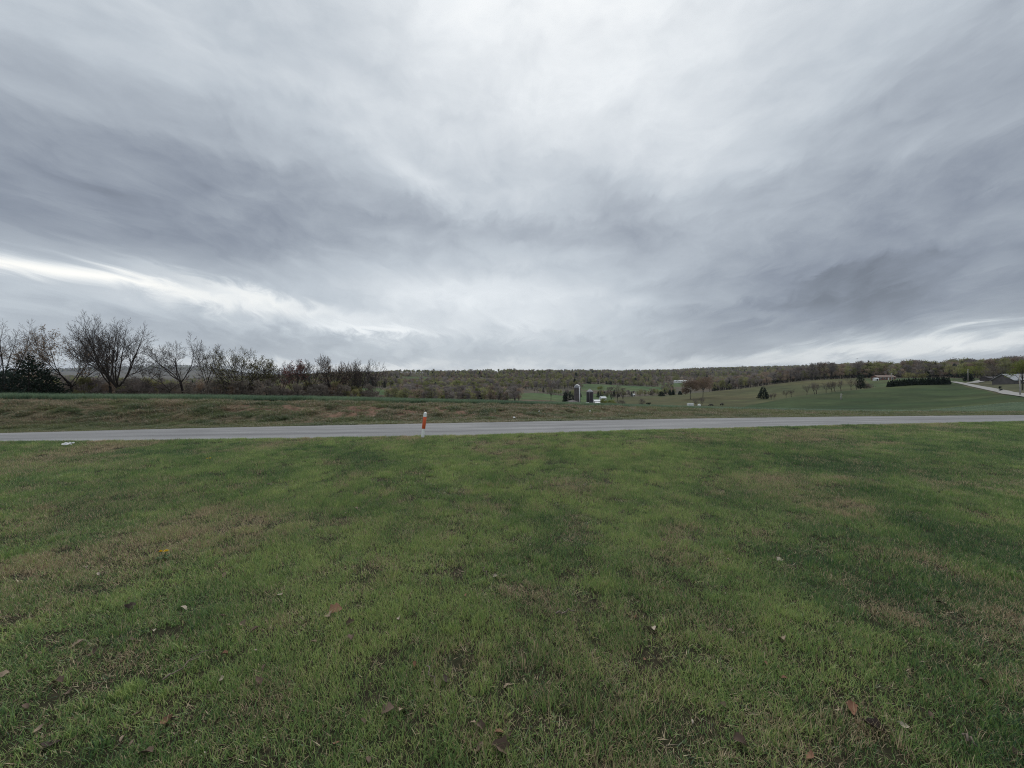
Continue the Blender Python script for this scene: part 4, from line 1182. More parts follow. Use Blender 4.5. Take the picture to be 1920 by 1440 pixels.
# clipped evergreen row: one tree after another
src = None
rs = np.random.RandomState(8)
NROW = 27
for k_ in range(NROW):
    f = k_ / (NROW - 1)
    px = 1665 + f * 114 + rs.uniform(-.8, .8); Y = 229 + 6 * f
    yt = np.interp(px, [1662, 1680, 1700, 1740, 1770, 1781], [714, 711.5, 709.5, 707.5, 706, 708]) + rs.uniform(-1.0, 1.0)
    g_, H = htree(px, yt, Y)
    if src is None or k_ in (1, 2):
        tr, T = cone_tree(520 + k_, 4.6, 1.25, 650, 0.42, 0.02, 0.62, 0.1)
        e = plant_tree('evergreen_tree', 'dark pointed evergreen in the close screening row on the green hill', 'tree', g_, k_, tr, T, 'evergreens of the screening row', None, ('bark_dark', 'needle', None), H / 4.6)
        src = [e] if src is None else src + [e]
    else:
        copy_thing(src[k_ % len(src)], g_, k_ * 1.3, (1.0 * H / 4.6 * 1.05, H / 4.6 * 1.05, H / 4.6))
# round the white lane
pine(1816, 699, 268, 13, 560, 'dark rounded cedar behind the pole at the lane end', n=900, name='cedar_tree', power=0.35, size=0.6)
lone(1823, 687, 300, 36, 561, 'wide pale green leafing tree over the cedar by the lane', ('bark', 'bud_green', None), n=1300, twiggy=0.25, size=0.6)
lone(1851, 690, 296, 24, 562, 'dull green leafing tree next to the wide pale green one', ('bark', 'bud_olive', None), n=900, twiggy=0.3)
lone(1703, 699, 300, 22, 563, 'greyish flowering tree behind the evergreen row', ('bark', 'bud_olive', None), n=800, twiggy=0.3)
lone(1729, 701, 300, 20, 564, 'second greyish flowering tree behind the evergreen row, the lower one', ('bark', 'bud_olive', None), n=700, twiggy=0.3)
lone(1917, 673, 160, 44, 565, 'yellow-green budding tree beside the grey roofed building', ('bark', 'bud_green', None), n=2200, twiggy=0.35, size=0.45)
lone(1862, 683, 250, 30, 567, 'dark twiggy tree over the low dark shed', ('bark_dark', 'brush', None), n=900, twiggy=0.7)
lone(1875, 724, 165, 6, 566, 'small dark round bush beside the white lane', ('bark_dark', 'needle', None), name='shrub', n=400, size=0.25, twiggy=0.3, base=0.02)

# ------------------------------------------------------------------ farm, houses, poles
def top_z(ypx, Y): return EYE + (720 - ypx) / F * Y
# tall silo
Y = 290.0
g_ = gp(1082.5, Y); H = top_z(726.5, Y) - g_.z
s = empty('silo', g_); tag(s, 'tall concrete stave silo with pale dome and white chute beside the barn roof', 'silo')
r_ = 2.35
st = MB().lathe([(r_, -1), (r_, H)], 32).build('staves', M['concrete'], s, True)
for k_ in range(14):
    z = 0.8 + k_ * (H - 1.2) / 13
    MB().lathe([(r_ + 0.003, z - 0.05), (r_ + 0.05, z - 0.05), (r_ + 0.05, z + 0.05), (r_ + 0.003, z + 0.05)], 32).build('hoop', M['iron'], st, True)
dm = MB().lathe([(r_ + 0.12, H - 0.1), (r_ + 0.12, H + 0.12)] + [(r_ * cos(a) * 1.0, H + 0.12 + 2.3 * sin(a)) for a in np.linspace(0.05, 1.5, 9)] + [(0, H + 2.42)], 32).build('dome', M['galv'], s, True)
MB().cyl((0, 0, H + 2.3), (0, 0, H + 2.75), 0.3, 0.22, 12).build('vent_cap', M['galv'], dm, True)
ch = MB().cyl((1.15, -r_ - 0.25, -0.5), (1.15, -r_ - 0.25, H + 0.5), 0.42, n=16).build('chute', M['white'], s, True)
MB().cyl((1.15, -r_ - 0.25, H + 0.5), (0.75, -r_ * 0.6, H + 1.5), 0.40, n=12).build('chute_hood', M['white'], ch, True)
# short silo
Y = 300.0
g_ = gp(1106, Y); H = top_z(735, Y) - g_.z
s = empty('silo', g_); tag(s, 'shorter dark silo with a pointed pale metal cap behind the sheds', 'silo')
r_ = 2.6
st = MB().lathe([(r_, -1), (r_, H)], 32).build('staves', M['concrete_dark'], s, True)
for k_ in range(10):
    z = 0.8 + k_ * (H - 1.2) / 9
    MB().lathe([(r_ + 0.003, z - 0.05), (r_ + 0.05, z - 0.05), (r_ + 0.05, z + 0.05), (r_ + 0.003, z + 0.05)], 32).build('hoop', M['iron'], st, True)
dm = MB().lathe([(r_ + 0.1, H - 0.1), (r_ + 0.1, H + 0.1), (r_ * 0.8, H + 0.75), (r_ * 0.42, H + 1.7), (0.35, H + 2.1), (0.3, H + 2.5), (0, H + 2.55)], 24).build('cap', M['galv'], s, True)
MB().cyl((-1.0, -r_ - 0.2, -0.5), (-1.0, -r_ - 0.2, H + 0.2), 0.35, n=12).build('chute', M['concrete'], s, True)

def gable(name, label, cat, loc, rz, L, Wd, wall_h, roof_h, wallm, roofm, over=0.4, windows=(), doors=(), chimney=None, base=0.6, group=None):
    """gabled building; ridge along local X"""
    e = empty(name, loc, rz); tag(e, label, cat, group)
    hw, hl = Wd / 2, L / 2
    MB().prism([(-hl, -hw, -base), (-hl, hw, -base), (-hl, hw, wall_h), (-hl, 0, wall_h + roof_h * 0.985), (-hl, -hw, wall_h)], (L, 0, 0)).build('wall', wallm, e)
    t_ = 0.16
    sl_ = roof_h / hw
    rf = None
    for sg in (-1, 1):
        y0, z0 = sg * (hw + over), wall_h - sl_ * over
        pr = [(-hl - over, 0, wall_h + roof_h + 0.02), (-hl - over, y0, z0 + 0.02), (-hl - over, y0, z0 + 0.02 + t_), (-hl - over, 0, wall_h + roof_h + t_ + 0.02)]
        r2 = MB().prism(pr, (L + 2 * over, 0, 0)).build('roof', roofm, e)
        rf = rf or r2
    MB().box((0, 0, wall_h + roof_h + t_ + 0.03), (L + 2 * over, 0.3, 0.06)).build('ridge_cap', roofm, rf)
    for (x, z, ww, wh) in windows:
        f_ = MB().box((x, -hw - 0.03, z), (ww + 0.24, 0.10, wh + 0.24)).build('window', M['white'], e)
        for sx in (-1, 1): MB().box((x + sx * ww / 4, -hw - 0.085, z), (ww / 2 - 0.05, 0.03, wh)).build('pane', M['glass'], f_)
    for (x, ww, wh, mt) in doors:
        d_ = MB().box((x, -hw - 0.04, wh / 2), (ww, 0.12, wh)).build('door', M[mt], e)
        MB().box((x + ww * 0.38, -hw - 0.12, wh * 0.48), (0.08, 0.06, 0.14)).build('handle', M['iron'], d_)
    if chimney:
        c_ = MB().box((chimney[0], chimney[1], wall_h + roof_h * 0.7 + 0.6), (0.8, 0.8, 1.9)).build('chimney', M['brick'], rf)
        MB().box((chimney[0], chimney[1], wall_h + roof_h * 0.7 + 1.6), (0.95, 0.95, 0.12)).build('cap', M['concrete'], c_)
    return e
# barn in front of the silo: the gable end faces us
g_ = gp(1069, 270); top = top_z(751.5, 270) - g_.z
gable('barn', 'barn with pale gable end just showing above the crop, below the tall silo', 'barn', g_, R(72), 24, 13.5, max(top - 2.6, 1.5), 2.6, M['white'], M['roof_dark'], 0.35, doors=((0, 3.0, 3.0, 'roof_dark'),))
# little white farm sheds
g_ = gp(1119, 322); gable('shed', 'low white farm shed with a bright roof beside the short silo', 'shed', g_, R(14), 6.0, 4.6, 2.0, 1.0, M['white'], M['roof_white'], 0.25, doors=((1.0, 1.0, 1.8, 'roof_dark'),))
g_ = gp(1121, 292); gable('shed', 'small white shed with a dark doorway near the bright shrub', 'shed', g_, R(-20), 3.4, 3.0, 1.8, 0.8, M['white'], M['roof_white'], 0.2, doors=((-0.6, 0.9, 1.6, 'roof_dark'),))
g_ = gp(1130, 372); gable('farmhouse', 'white cottage with two gables below the grey clump of trees', 'house', g_, R(18), 5.5, 4.6, 2.4, 1.5, M['white'], M['roof_white'], 0.25, windows=((-1.2, 1.4, 0.9, 1.0), (1.3, 1.4, 0.9, 1.0)))
g_ = gp(1101, 285); gable('shed', 'tiny white shed at the foot of the short silo', 'shed', g_, R(10), 2.0, 1.8, 1.9, 0.6, M['white'], M['roof_white'], 0.15, doors=((0.3, 0.8, 1.5, 'roof_dark'),))
g_ = gp(1187, 440); gable('shed', 'small pale shed by the hedge on the valley field', 'shed', g_, R(25), 3.4, 3.0, 2.0, 0.9, M['white'], M['roof_white'], 0.2, doors=((0.5, 0.9, 1.6, 'roof_dark'),))
# long poultry house on the valley field
g_ = gp(1282, 960); gable('poultry_house', 'very long low white poultry house under the far woods', 'poultry house', g_ + Vector((0, 0, 1.2)), R(-10), 46, 9, 2.2, 1.5, M['white'], M['roof_white'], 0.5, base=4, windows=tuple((-18 + 6 * i, 1.3, 2.4, 0.8) for i in range(7)))
# distant houses in the woods
g_ = gp(1538, 735); gable('house', 'tiny white house among the woods above the pasture', 'house', g_ + Vector((0, 0, 9.5)), R(30), 7, 6, 4.5, 2.4, M['white'], M['roof_white'], 0.3, base=11, windows=((-1.5, 2.0, 1, 1.2), (1.5, 2.0, 1, 1.2)))
# brick bungalow on the hill
g_ = gp(1656, 338); gable('house', 'low brick bungalow with brown hipped-looking roof on the hilltop', 'house', g_, R(-8), 13.5, 8.0, 2.3, 1.9, M['brick'], M['roof_brown'], 0.5, windows=((-4.6, 1.3, 1.2, 1.1), (-1.8, 1.3, 1.2, 1.1), (4.2, 1.3, 1.6, 1.1)), doors=((1.2, 1.1, 2.0, 'white'),), chimney=(2.5, 0.6))
g_ = gp(1642, 333); gable('shed', 'small white shed beside the brick bungalow', 'shed', g_, R(-8), 3.0, 2.6, 1.6, 0.7, M['white'], M['roof_white'], 0.2, doors=((0.3, 0.9, 1.4, 'roof_dark'),))
# grey roofed building at the right
g_ = gp(1922, 205); gable('house', 'building with a broad steep grey shingle roof above the white lane', 'house', g_, R(-12), 19, 11.5, 1.6, 3.2, M['concrete'], M['roof_grey'], 0.6, windows=((-5, 1.2, 1.4, 1.1), (-1, 1.2, 1.4, 1.1)), doors=((-7.5, 1.1, 2.0, 'roof_brown'),), base=2.5)
g_ = gp(1855, 258); gable('shed', 'low dark open shed beyond the lane', 'shed', g_, R(6), 7.5, 5, 1.9, 1.1, M['roof_dark'], M['roof_dark'], 0.4, doors=((1.2, 2.2, 1.7, 'iron'),))

# white lane: one strip following the ground
def strip(name, label, pts, width, mat, lift=0.12):
    pts = [Vector(p) for p in pts]
    # resample
    Q = []
    for a, b in zip(pts, pts[1:]):
        n_ = max(2, int((b - a).length / 3))
        Q += [a.lerp(b, i / n_) for i in range(n_)]
    Q.append(pts[-1])
    G = np.zeros((4, len(Q), 3))
    for i, p in enumerate(Q):
        t_ = (Q[min(i + 1, len(Q) - 1)] - Q[max(i - 1, 0)]); t_.z = 0; t_.normalize()
        nrm = Vector((-t_.y, t_.x, 0))
        for j, o_ in enumerate((-0.5, -0.17, 0.17, 0.5)):
            q = p + nrm * o_ * width
            G[j, i] = (q.x, q.y, float(height(q.x, q.y)) + lift)
    m_ = grid_mesh(name, G)
    o = mesh_obj(name, m_, mat)
    return tag(o, label, 'lane', kind='structure')
def gp_y(px, y, Y0, Y1):
    """ground point in direction px that the photograph shows at height y, between two depths"""
    YY = np.linspace(Y0, Y1, 300); XX = (px - 960) / F * YY
    yy = 720 + (EYE - height(XX, YY)) / YY * F
    k_ = int(np.argmin(np.abs(yy - y)))
    return Vector((XX[k_], YY[k_], 0))
strip('lane', 'pale gravel lane climbing past the evergreen row', [gp_y(1985, 752, 80, 200), gp_y(1940, 745, 90, 200), gp_y(1910, 740, 90, 220), gp_y(1880, 734.5, 95, 230), gp_y(1850, 728.5, 100, 240), gp_y(1820, 722.5, 110, 260), gp_y(1800, 718.5, 120, 270), gp_y(1786, 716, 150, 280)], 3.6, M['gravel'], 0.25)
strip('driveway', 'pale driveway apron between the cedar and the dark shed', [gp(1822, 238), gp(1834, 252), gp(1840, 268), gp(1848, 276)], 5.0, M['gravel'], 0.3)

def utility_pole(px, ytop, Y, label, r_=0.15, arms=1, rz=0.0, lean=0.0):
    g_ = gp(px, Y); H = top_z(ytop, Y) - g_.z
    e = empty('utility_pole', g_, rz); e.rotation_euler = (0, lean, rz); tag(e, label, 'utility pole', 'utility poles across the farmland')
    MB().cyl((0, 0, -1), (0, 0, H), r_ * 1.15, r_ * 0.8, 12).build('shaft', M['pole'], e, True)
    for k_ in range(arms):
        z = H - 0.35 - 0.9 * k_
        a_ = MB().box((0, -r_ - 0.02, z), (2.2, 0.11, 0.13)).build('crossarm', M['pole'], e)
        for x in (-0.95, -0.45, 0.45, 0.95): MB().cyl((x, -r_ - 0.02, z + 0.06), (x, -r_ - 0.02, z + 0.24), 0.05, 0.035, 8).build('insulator', M['insul'], a_, True)
    MB().cyl((0.32, 0, H - 2.2), (0.32, 0, H - 1.4), 0.2, n=12).build('transformer', M['insul'], e, True)
utility_pole(1577, 738, 180, 'pale utility pole at the foot of the green hill below the bare hedgerow', 0.2, 1, R(75), -0.02)
utility_pole(1913, 701, 122, 'thick weathered utility pole in front of the yellow-green budding tree', 0.17, 1, R(80), 0.03)
utility_pole(1815, 692, 255, 'pale utility pole in front of the dark rounded cedar by the lane', 0.16, 1, R(60))
utility_pole(1671.5, 699, 250, 'pale utility pole behind the evergreen row, by the brick bungalow', 0.12, 1, R(80))
# thin mast on the woods
g_ = gp(1607, 800)
e = empty('radio_mast', g_); tag(e, 'hair-thin radio mast rising over the hillside woods', 'mast')
H = top_z(671, 800) - g_.z
MB().cyl((0, 0, -1), (0, 0, H), 0.16, 0.1, 8).build('shaft', M['insul'], e, True)
MB().box((0, 0, H - 1.2), (1.3, 0.3, 1.4)).build('antenna', M['insul'], e)

# white trailer under the bare trees
g_ = gp(1294.5, 207)
e = empty('farm_trailer', g_, R(8)); tag(e, 'small white box trailer parked under the grey bare trees on the pasture', 'trailer')
bd = MB().box((0, 0, 1.25), (3.0, 1.7, 1.5)).bevel(0.12, 2).build('box', M['white'], e)
MB().box((-0.9, -0.862, 1.2), (0.7, 0.03, 1.1)).build('door', M['roof_white'], bd)
for sy in (-0.9, 0.9):
    for x in (-0.35, 0.45):
        wv_ = MB().cyl((x, sy - 0.1, 0.3), (x, sy + 0.1, 0.3), 0.32, n=16).build('wheel', M['rubber'], e, True)
MB().box((2.0, 0, 0.55), (1.2, 0.12, 0.12)).build('drawbar', M['iron'], e)
g_ = gp(1311, 209)
e = empty('water_tank', g_, R(20)); tag(e, 'little white tank beside the bare trunks at the foot of the pasture', 'tank')
MB().lathe([(0.0, 0), (0.75, 0), (0.8, 0.1), (0.8, 1.0), (0.55, 1.25), (0.2, 1.32), (0.2, 1.42), (0, 1.44)], 20).build('tank', M['white'], e, True)
MB().cyl((0, 0, 1.42), (0, 0, 1.5), 0.23, n=14).build('lid', M['roof_white'], e, True)

# two cattle on the pasture
def cow(px, Y, rz, label):
    g_ = gp(px, Y)
    e = empty('cow', g_, rz); tag(e, label, 'cow', 'cattle on the pasture')
    bm = bmesh.new()
    pts = [(-0.95, 0, 1.12), (-0.5, 0, 1.1), (0.1, 0, 1.06), (0.6, 0, 1.12), (0.95, 0, 1.12), (1.25, 0, 0.95), (1.42, 0, 0.62), (1.5, 0, 0.38)]
    rad = [(.24, .26), (.34, .36), (.36, .40), (.33, .37), (.22, .26), (.15, .18), (.12, .14), (.08, .09)]
    V = [bm.verts.new(p) for p in pts]; ed = list(zip(V, V[1:]))
    rl = dict(zip(range(8), rad)); R_ = list(rad)
    for (root, sy, x) in ((0, -1, -0.85), (0, 1, -0.85), (3, -1, 0.6), (3, 1, 0.6)):
        y = 0.22 * sy
        chain = [(x, y, 0.8), (x + (0.06 if root == 0 else -0.02), y, 0.42), (x + (-0.02 if root == 0 else 0.0), y, 0.1), (x + 0.03, y, 0.03)]
        prev = V[root]
        for p, r_ in zip(chain, ((.15, .17), (.08, .09), (.055, .055), (.07, .06))):
            v = bm.verts.new(p); ed.append((prev, v)); prev = v; R_.append(r_); V.append(v)
    tl = bm.verts.new((-1.17, 0, 1.12)); ed.append((V[0], tl)); R_.append((.04, .04)); t2 = bm.verts.new((-1.24, 0, 0.55)); ed.append((tl, t2)); R_.append((.035, .035))
    for a, b in ed: bm.edges.new((a, b))
    me = bpy.data.meshes.new('body'); bm.to_mesh(me); bm.free()
    o = mesh_obj('body', me, M['cow'], e)
    md = o.modifiers.new('skin', 'SKIN'); md.use_smooth_shade = True
    for i, r_ in enumerate(R_): me.skin_vertices[0].data[i].radius = r_
    me.skin_vertices[0].data[2].use_root = True
    o.modifiers.new('sub', 'SUBSURF').render_levels = 1
    for sy in (-1, 1): MB().cyl((1.27, 0.12 * sy, 1.02), (1.22, 0.32 * sy, 1.05), 0.05, 0.03, 6).build('ear', M['cow'], e, True)
cow(1333.5, 204, R(170), 'black cow grazing near the grey bare trees')
cow(1353.5, 212, R(15), 'black cow grazing further along the pasture from the bare trees')

# ------------------------------------------------------------------ marker post by the road
lx, ly, lz = lawn_at(790, 823)
e = empty('marker_post', (lx, Yn(lx) - 0.25, float(height(lx, Yn(lx) - 0.25)))); e.rotation_euler = (R(-1.5), R(6.0), 0)
tag(e, 'white roadside marker post with an orange band, leaning at the road edge', 'marker post')
Hp, rp = 0.76, 0.046
MB().lathe([(rp, -0.25), (rp, Hp - rp), ] + [(rp * cos(a), Hp - rp + rp * sin(a)) for a in np.linspace(0.15, 1.45, 7)] + [(0, Hp)], 28).build('post', M['post_white'], e, True)
MB().lathe([(rp + 0.0008, 0.275), (rp + 0.003, 0.277), (rp + 0.003, 0.618), (rp + 0.0008, 0.62)], 28).build('orange_band', M['post_orange'], e, True)
MB().lathe([(rp + 0.0006, Hp - 0.11), (rp + 0.004, Hp - 0.108), (rp + 0.004, Hp - 0.095), (rp + 0.0006, Hp - 0.093)], 28).build('cap_rim', M['post_white'], e, True)

# ------------------------------------------------------------------ small things on the lawn
def leaf_mesh(seed, kind):
    """dry leaf: lobed outline, folded along the midrib and curled"""
    r = random.Random(seed)
    n = 11
    V, Fc = [], []
    curl = r.uniform(-1.6, 2.2); fold = r.uniform(0.15, 0.9); tw = r.uniform(-0.6, 0.6)
    for i in range(n):
        t_ = i / (n - 1)
        if kind == 'oak': wv_ = 0.30 * (sin(pi * t_ ** 0.8) ** 0.8) * (0.72 + 0.38 * abs(sin(t_ * 11.0 + seed)))
        elif kind == 'maple': wv_ = 0.46 * (sin(pi * t_ ** 0.7) ** 0.6) * (0.55 + 0.5 * abs(cos(t_ * 6.5 + seed)))
        else: wv_ = 0.24 * sin(pi * t_) ** 0.75
        wv_ = max(wv_, 0.012)
        y = t_ - 0.5
        zc = curl * (y * y - 0.08) * 0.5
        row = []
        for sx in (-1, -0.5, 0, 0.5, 1):
            x = sx * wv_ * (1 + r.uniform(-.12, .12))
            z = zc + abs(x) * fold * 1.2 + tw * x * y + r.uniform(-.015, .015)
            row.append(len(V)); V.append((x * cos(fold * 0.5), y, z))
        if i:
            for a, b, c, d_ in zip(prev, prev[1:], row[1:], row): Fc.append((a, b, c, d_))
        prev = row
    # stalk
    b0 = len(V); V += [(-0.012, -0.5, V[2][2]), (0.012, -0.5, V[2][2]), (0.006, -0.72, V[2][2] + 0.03), (-0.006, -0.72, V[2][2] + 0.03)]; Fc.append((b0, b0 + 1, b0 + 2, b0 + 3))
    me = bpy.data.meshes.new('dry_leaf'); me.from_pydata(V, [], Fc); me.update()
    for p in me.polygons: p.use_smooth = True
    return me
LEAF_LABEL = {'tan': 'curled tan dead leaf lying in the lawn grass', 'brown': 'dull brown dead leaf lying in the lawn grass', 'rust': 'rust-red dead leaf lying in the lawn grass',
              'pale': 'pale bleached dead leaf lying in the lawn grass', 'dark': 'blackish shrivelled dead leaf lying in the lawn grass'}
LEAVES = [  # photo position, length in photo pixels, colour
    (343, 1143, 22, 'pale'), (287, 1187, 16, 'pale'), (247, 1206, 12, 'tan'), (262, 1206, 14, 'tan'), (145, 1213, 24, 'tan'), (174, 1229, 18, 'brown'), (62, 1262, 18, 'tan'), (422, 1230, 13, 'rust'),
    (476, 1187, 22, 'brown'), (455, 1174, 16, 'tan'), (495, 1258, 16, 'brown'), (483, 1284, 26, 'brown'), (127, 1303, 28, 'brown'), (108, 1286, 22, 'brown'), (70, 1377, 22, 'tan'), (95, 1402, 34, 'dark'), (230, 1391, 18, 'tan'),
    (273, 1420, 34, 'brown'), (257, 1346, 20, 'brown'), (415, 1280, 14, 'pale'), (315, 1355, 30, 'rust'), (630, 1146, 28, 'rust'), (615, 1157, 22, 'tan'), (630, 1400, 22, 'rust'), (587, 1210, 14, 'tan'),
    (85, 1081, 14, 'dark'), (245, 1142, 20, 'dark'), (357, 1257, 16, 'brown'), (420, 1082, 13, 'tan'), (525, 1119, 13, 'pale'), (417, 1160, 13, 'tan'), (5, 1270, 18, 'tan'), (48, 1330, 20, 'brown'),
    (748, 1162, 22, 'pale'), (873, 1121, 13, 'rust'), (1222, 1184, 26, 'pale'), (836, 1282, 26, 'dark'), (936, 1379, 24, 'rust'), (938, 1407, 38, 'brown'), (898, 1409, 28, 'brown'), (886, 1362, 18, 'tan'),
    (902, 1367, 20, 'brown'), (727, 1337, 30, 'brown'), (754, 1337, 20, 'tan'), (778, 1252, 14, 'rust'), (694, 1240, 10, 'tan'), (657, 1173, 18, 'brown'), (660, 1200, 20, 'brown'), (1208, 1240, 12, 'rust'),
    (928, 1083, 12, 'pale'), (1246, 1108, 12, 'rust'), (1193, 1161, 12, 'rust'), (680, 1358, 18, 'brown'), (690, 1430, 24, 'brown'), (1060, 1330, 20, 'dark'), (950, 1290, 16, 'tan'),
    (1466, 1204, 18, 'tan'), (1437, 1248, 13, 'rust'), (1470, 1277, 14, 'rust'), (1730, 1205, 12, 'tan'), (1388, 1400, 28, 'brown'), (1600, 1336, 34, 'rust'), (1636, 1368, 44, 'dark'), (1694, 1366, 20, 'pale'),
    (1765, 1136, 18, 'dark'), (1461, 1051, 14, 'pale'), (1355, 1328, 20, 'tan'), (1866, 1353, 16, 'rust'), (1843, 1283, 18, 'brown'), (1520, 1425, 26, 'rust'), (1744, 1346, 18, 'brown'), (1370, 1188, 14, 'tan'), (1905, 1420, 28, 'brown'),
    (505, 911, 9, 'pale'), (650, 964, 9, 'pale'), (668, 955, 10, 'tan'), (835, 1013, 9, 'tan'), (1612, 860, 9, 'pale'), (1070, 994, 9, 'tan'), (160, 1068, 10, 'pale'), (185, 1080, 11, 'pale'),
]
shapes = {k_: [leaf_mesh(600 + 7 * i + j, k_) for i in range(4)] for j, k_ in enumerate(('oak', 'maple', 'plain'))}
lr = random.Random(99)
cache = {}
for (px, py, L, cname) in LEAVES:
    lx, ly, lz = lawn_at(px, py)
    size = L * 0.85 / F * ly
    kd = lr.choice(('oak', 'maple', 'oak', 'plain')); i = lr.randrange(4)
    key = (kd, i, cname)
    if key not in cache:
        m_ = shapes[kd][i].copy(); m_.materials.append(LEAFM[cname]); cache[key] = m_
    o = bpy.data.objects.new('dry_leaf', cache[key]); col.objects.link(o)
    o.location = (lx, ly, lz + 0.012 + 0.010 * lr.random())
    o.rotation_euler = (lr.uniform(-.5, .6), lr.uniform(-.5, .5), lr.uniform(0, 6.28)); o.scale = (size,) * 3
    big = 'large' if size > 0.062 else ('small' if size < 0.045 else 'mid-sized')
    shp = {'oak': 'lobed', 'maple': 'broad ragged', 'plain': 'narrow'}[kd]
    tag(o, '%s %s %s' % (big, shp, LEAF_LABEL[cname]), 'leaf', '%s %s %s dead leaves on the lawn' % (big, shp, cname))
# crumbs of broken leaf too small and many to count
nf = 700
fy = npr.uniform(1.3, 6.0, nf); fx = npr.uniform(-1, 1, nf) * (1.36 * fy + 1.5)
kq = fbm(fx * 1.5 + 9, fy * 1.5, 3) > 0.45; fx, fy = fx[kq], fy[kq]; nf = len(fx)
frag = []
for k_, cname in enumerate(('tan', 'brown', 'pale', 'dark')):
    m_ = shapes['plain'][k_].copy(); m_.materials.append(LEAFM[cname]); frag.append(m_)
fs = npr.uniform(0.008, 0.024, nf)
o = scatter('leaf_crumbs', np.stack([fx, fy, height(fx, fy) + 0.02], 1), npr.uniform(-1, 1, (nf, 3)) * np.array([1, 1, 3.1]), np.stack([fs, fs, fs], 1), npr.randint(0, 4, nf), frag)
tag(o, 'crumbs of broken dead leaf scattered through the lawn', 'leaf litter', kind='stuff')
# sticks
def stick(p0, p1, r_, label, fork=False):
    a, b = Vector(lawn_at(*p0)), Vector(lawn_at(*p1))
    a.z += 0.03; b.z += 0.035
    e = empty('twig', a); tag(e, label, 'twig')
    T = Tubes(); n_ = 6
    q = [np.array((b - a) * (i / n_)) + np.array([0, 0, 0.012 * sin(i * 1.9)]) + np.array([0.01 * sin(i * 2.3), 0.008 * cos(i * 1.7), 0]) * (0 < i < n_) for i in range(n_ + 1)]
    T.tube(q, [r_ * (1.1 - 0.55 * i / n_) for i in range(n_ + 1)], 6)
    s_ = mesh_obj('stem', T.mesh('stem'), M['stick'], e)
    if fork:
        T2 = Tubes(); d_ = np.array(b - a); T2.tube([q[4], q[4] + d_ * 0.12 + np.array([0.03, 0.03, 0.015]), q[4] + d_ * 0.2 + np.array([0.09, 0.04, 0.015])], [r_ * 0.6, r_ * 0.45, r_ * 0.2], 5)
        mesh_obj('side_shoot', T2.mesh('side_shoot'), M['stick'], s_)
stick((305, 1285), (372, 1241), 0.0045, 'thin forked grey twig lying among dead leaves near the bright grass clump', True)
stick((1805, 1390), (1832, 1410), 0.005, 'short pale broken twig in the dry grass', False)
stick((1042, 1158), (1078, 1152), 0.006, 'short dark twig lying across the lawn beside pale grass', False)
stick((905, 1070), (915, 1086), 0.004, 'tiny whitish twig standing out of the grass', False)
stick((800, 1258), (822, 1300), 0.003, 'dead grass stalk bent over the dry patch', False)

# dandelions
def dandelion(px, py, label, heads, s=1.0):
    lx, ly, lz = lawn_at(px, py)
    e = empty('dandelion', (lx, ly, lz)); tag(e, label, 'dandelion')
    for (hx, hy, hz, r_) in heads:
        T = Tubes(); T.tube([(0, 0, 0), (hx * 0.5, hy * 0.5, hz * 0.6), (hx, hy, hz)], [0.0022, 0.002, 0.002], 6)
        stm = mesh_obj('stem', T.mesh('stem'), M['weed'], e)
        T = Tubes(); rs_ = np.random.RandomState(int(px) + int(hx * 999) % 50)
        n_ = 70
        a = rs_.rand(n_) * 6.28; rad = r_ * (0.35 + 0.65 * rs_.rand(n_)); up = 0.004 + 0.020 * (1 - rad / r_)
        base_ = np.stack([np.cos(a) * rad * 0.2, np.sin(a) * rad * 0.2, np.zeros(n_)], 1)
        tip = np.stack([np.cos(a) * rad, np.sin(a) * rad, up], 1)
        side = np.stack([-np.sin(a), np.cos(a), np.zeros(n_)], 1) * 0.0028 * s
        T.tris(np.stack([base_, tip - side, tip + side], 1) + np.array([hx, hy, hz]), rs_.rand(n_))
        mesh_obj('flower_head', T.mesh('flower_head', False), M['dandelion'], stm)
    T = Tubes()
    for i in range(8):
        a = i * 0.8 + 0.3; L = 0.075 * s
        d_ = np.array([cos(a), sin(a), 0]); sd = np.array([-sin(a), cos(a), 0]) * 0.012
        p0, p1, p2 = np.zeros(3), d_ * L * 0.55 + np.array([0, 0, 0.03]), d_ * L + np.array([0, 0, 0.018])
        T.tris(np.array([[p0, p1 - sd, p1 + sd], [p1 - sd, p2, p1 + sd]]), np.array([0.5, 0.5]))
    mesh_obj('leaf_rosette', T.mesh('leaf_rosette', False), M['weed'], e)
dandelion(306, 1049, 'dandelion with two yellow flower heads in the mid lawn', [(0.028, 0, 0.075, 0.026), (-0.032, 0.01, 0.068, 0.018)])
dandelion(392, 866, 'small faded dandelion close to the road', [(0.02, 0, 0.07, 0.028), (-0.05, 0.01, 0.06, 0.02)], 1.2)
dandelion(1350, 812, 'tiny yellow dandelion at the lawn edge by the road', [(0.0, 0, 0.06, 0.02)], 1.0)

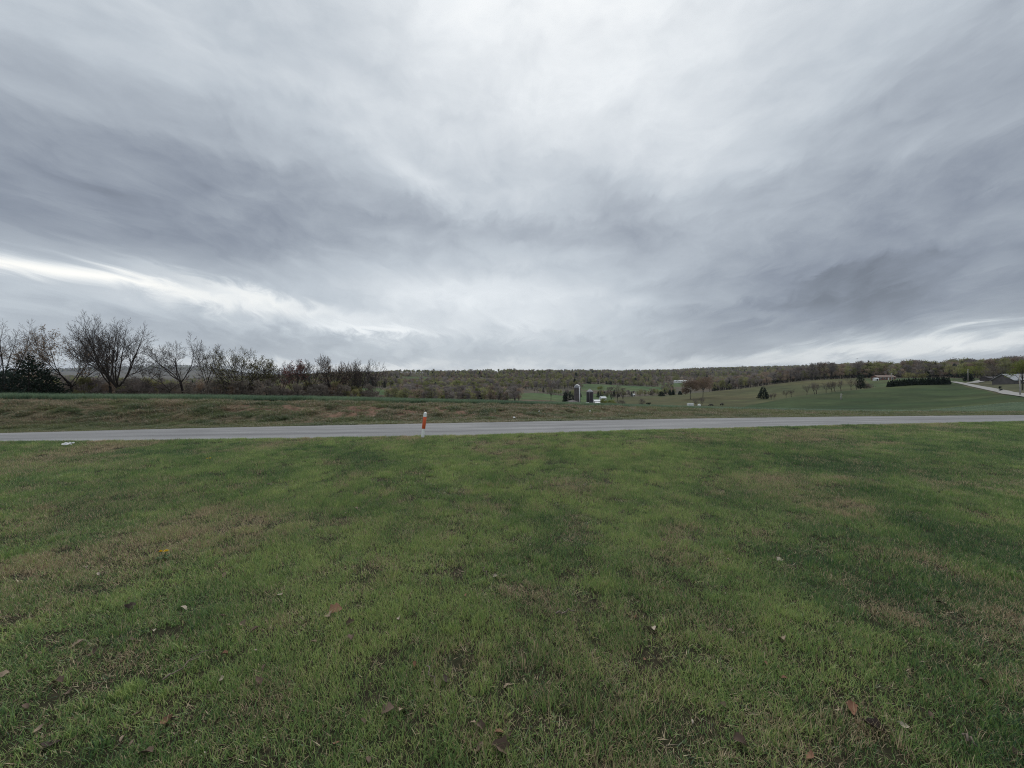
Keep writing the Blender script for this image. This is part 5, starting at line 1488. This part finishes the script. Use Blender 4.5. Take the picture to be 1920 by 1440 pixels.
# scraps of litter
def litter(px, py, sx, sy, label, on_bank=None, seed=0):
    r = random.Random(seed)
    if on_bank is None:
        lx, ly, lz = lawn_at(px, py); lz += 0.045
    else:
        ly = on_bank; lx = (px - 960) / F * ly; 
        tgt = py; 
        # walk up the bank until it shows at this height
        best = None
        for k_ in range(80):
            X_ = (px - 960) / F * ly
            Yq = Yf(X_) + 0.1 + k_ * 0.06; X_ = (px - 960) / F * Yq
            zq = float(height(X_, Yq)); yy = 720 + (EYE - zq) / Yq * F
            if best is None or abs(yy - tgt) < best[0]: best = (abs(yy - tgt), X_, Yq, zq)
        _, lx, ly, lz = best; lz += 0.06
    V, Fc = [], []
    nx, ny = 7, 4
    for j in range(ny):
        for i in range(nx):
            V.append(((i / (nx - 1) - .5) * sx * (1 + r.uniform(-.1, .1)), (j / (ny - 1) - .5) * sy * (1 + r.uniform(-.2, .2)), r.uniform(0, 0.35) * min(sx, sy) + 0.3 * sy * (j % 2)))
    for j in range(ny - 1):
        for i in range(nx - 1):
            a = j * nx + i; Fc.append((a, a + 1, a + nx + 1, a + nx))
    me = bpy.data.meshes.new('litter'); me.from_pydata(V, [], Fc); me.update()
    o = mesh_obj('litter', me, M['litter'], None, (lx, ly, lz)); o.rotation_euler = (0.25, 0, r.uniform(-.3, .3))
    tag(o, label, 'litter')
litter(128, 837, 0.24, 0.09, 'crumpled white paper scrap on the lawn edge near the road', None, 1)
litter(964, 786, 0.10, 0.09, 'small white scrap at the foot of the bank by the road', 18.0, 2)
litter(1011, 774, 0.07, 0.08, 'white scrap caught in the bank grass, smaller of the bank scraps', 20.0, 3)
litter(1106, 774, 0.09, 0.09, 'white scrap high in the bank grass below the short silo', 20.0, 4)

# ------------------------------------------------------------------ thin haze in the valley air
hz, t, out = new_mat('haze')
pv = t.n('ShaderNodeVolumePrincipled')
pv.inputs['Color'].default_value = (0.74, 0.83, 0.98, 1)
pv.inputs['Density'].default_value = 0.000035
pv.inputs['Anisotropy'].default_value = 0.2
t.link(pv.outputs[0], out.inputs['Volume'])
mb = MB(); mb.box((0, 3700, 120), (23000, 8200, 460))
ho = mb.build('haze', hz)
tag(ho, 'thin pale blue haze softening the far ridges', 'haze', kind='stuff')
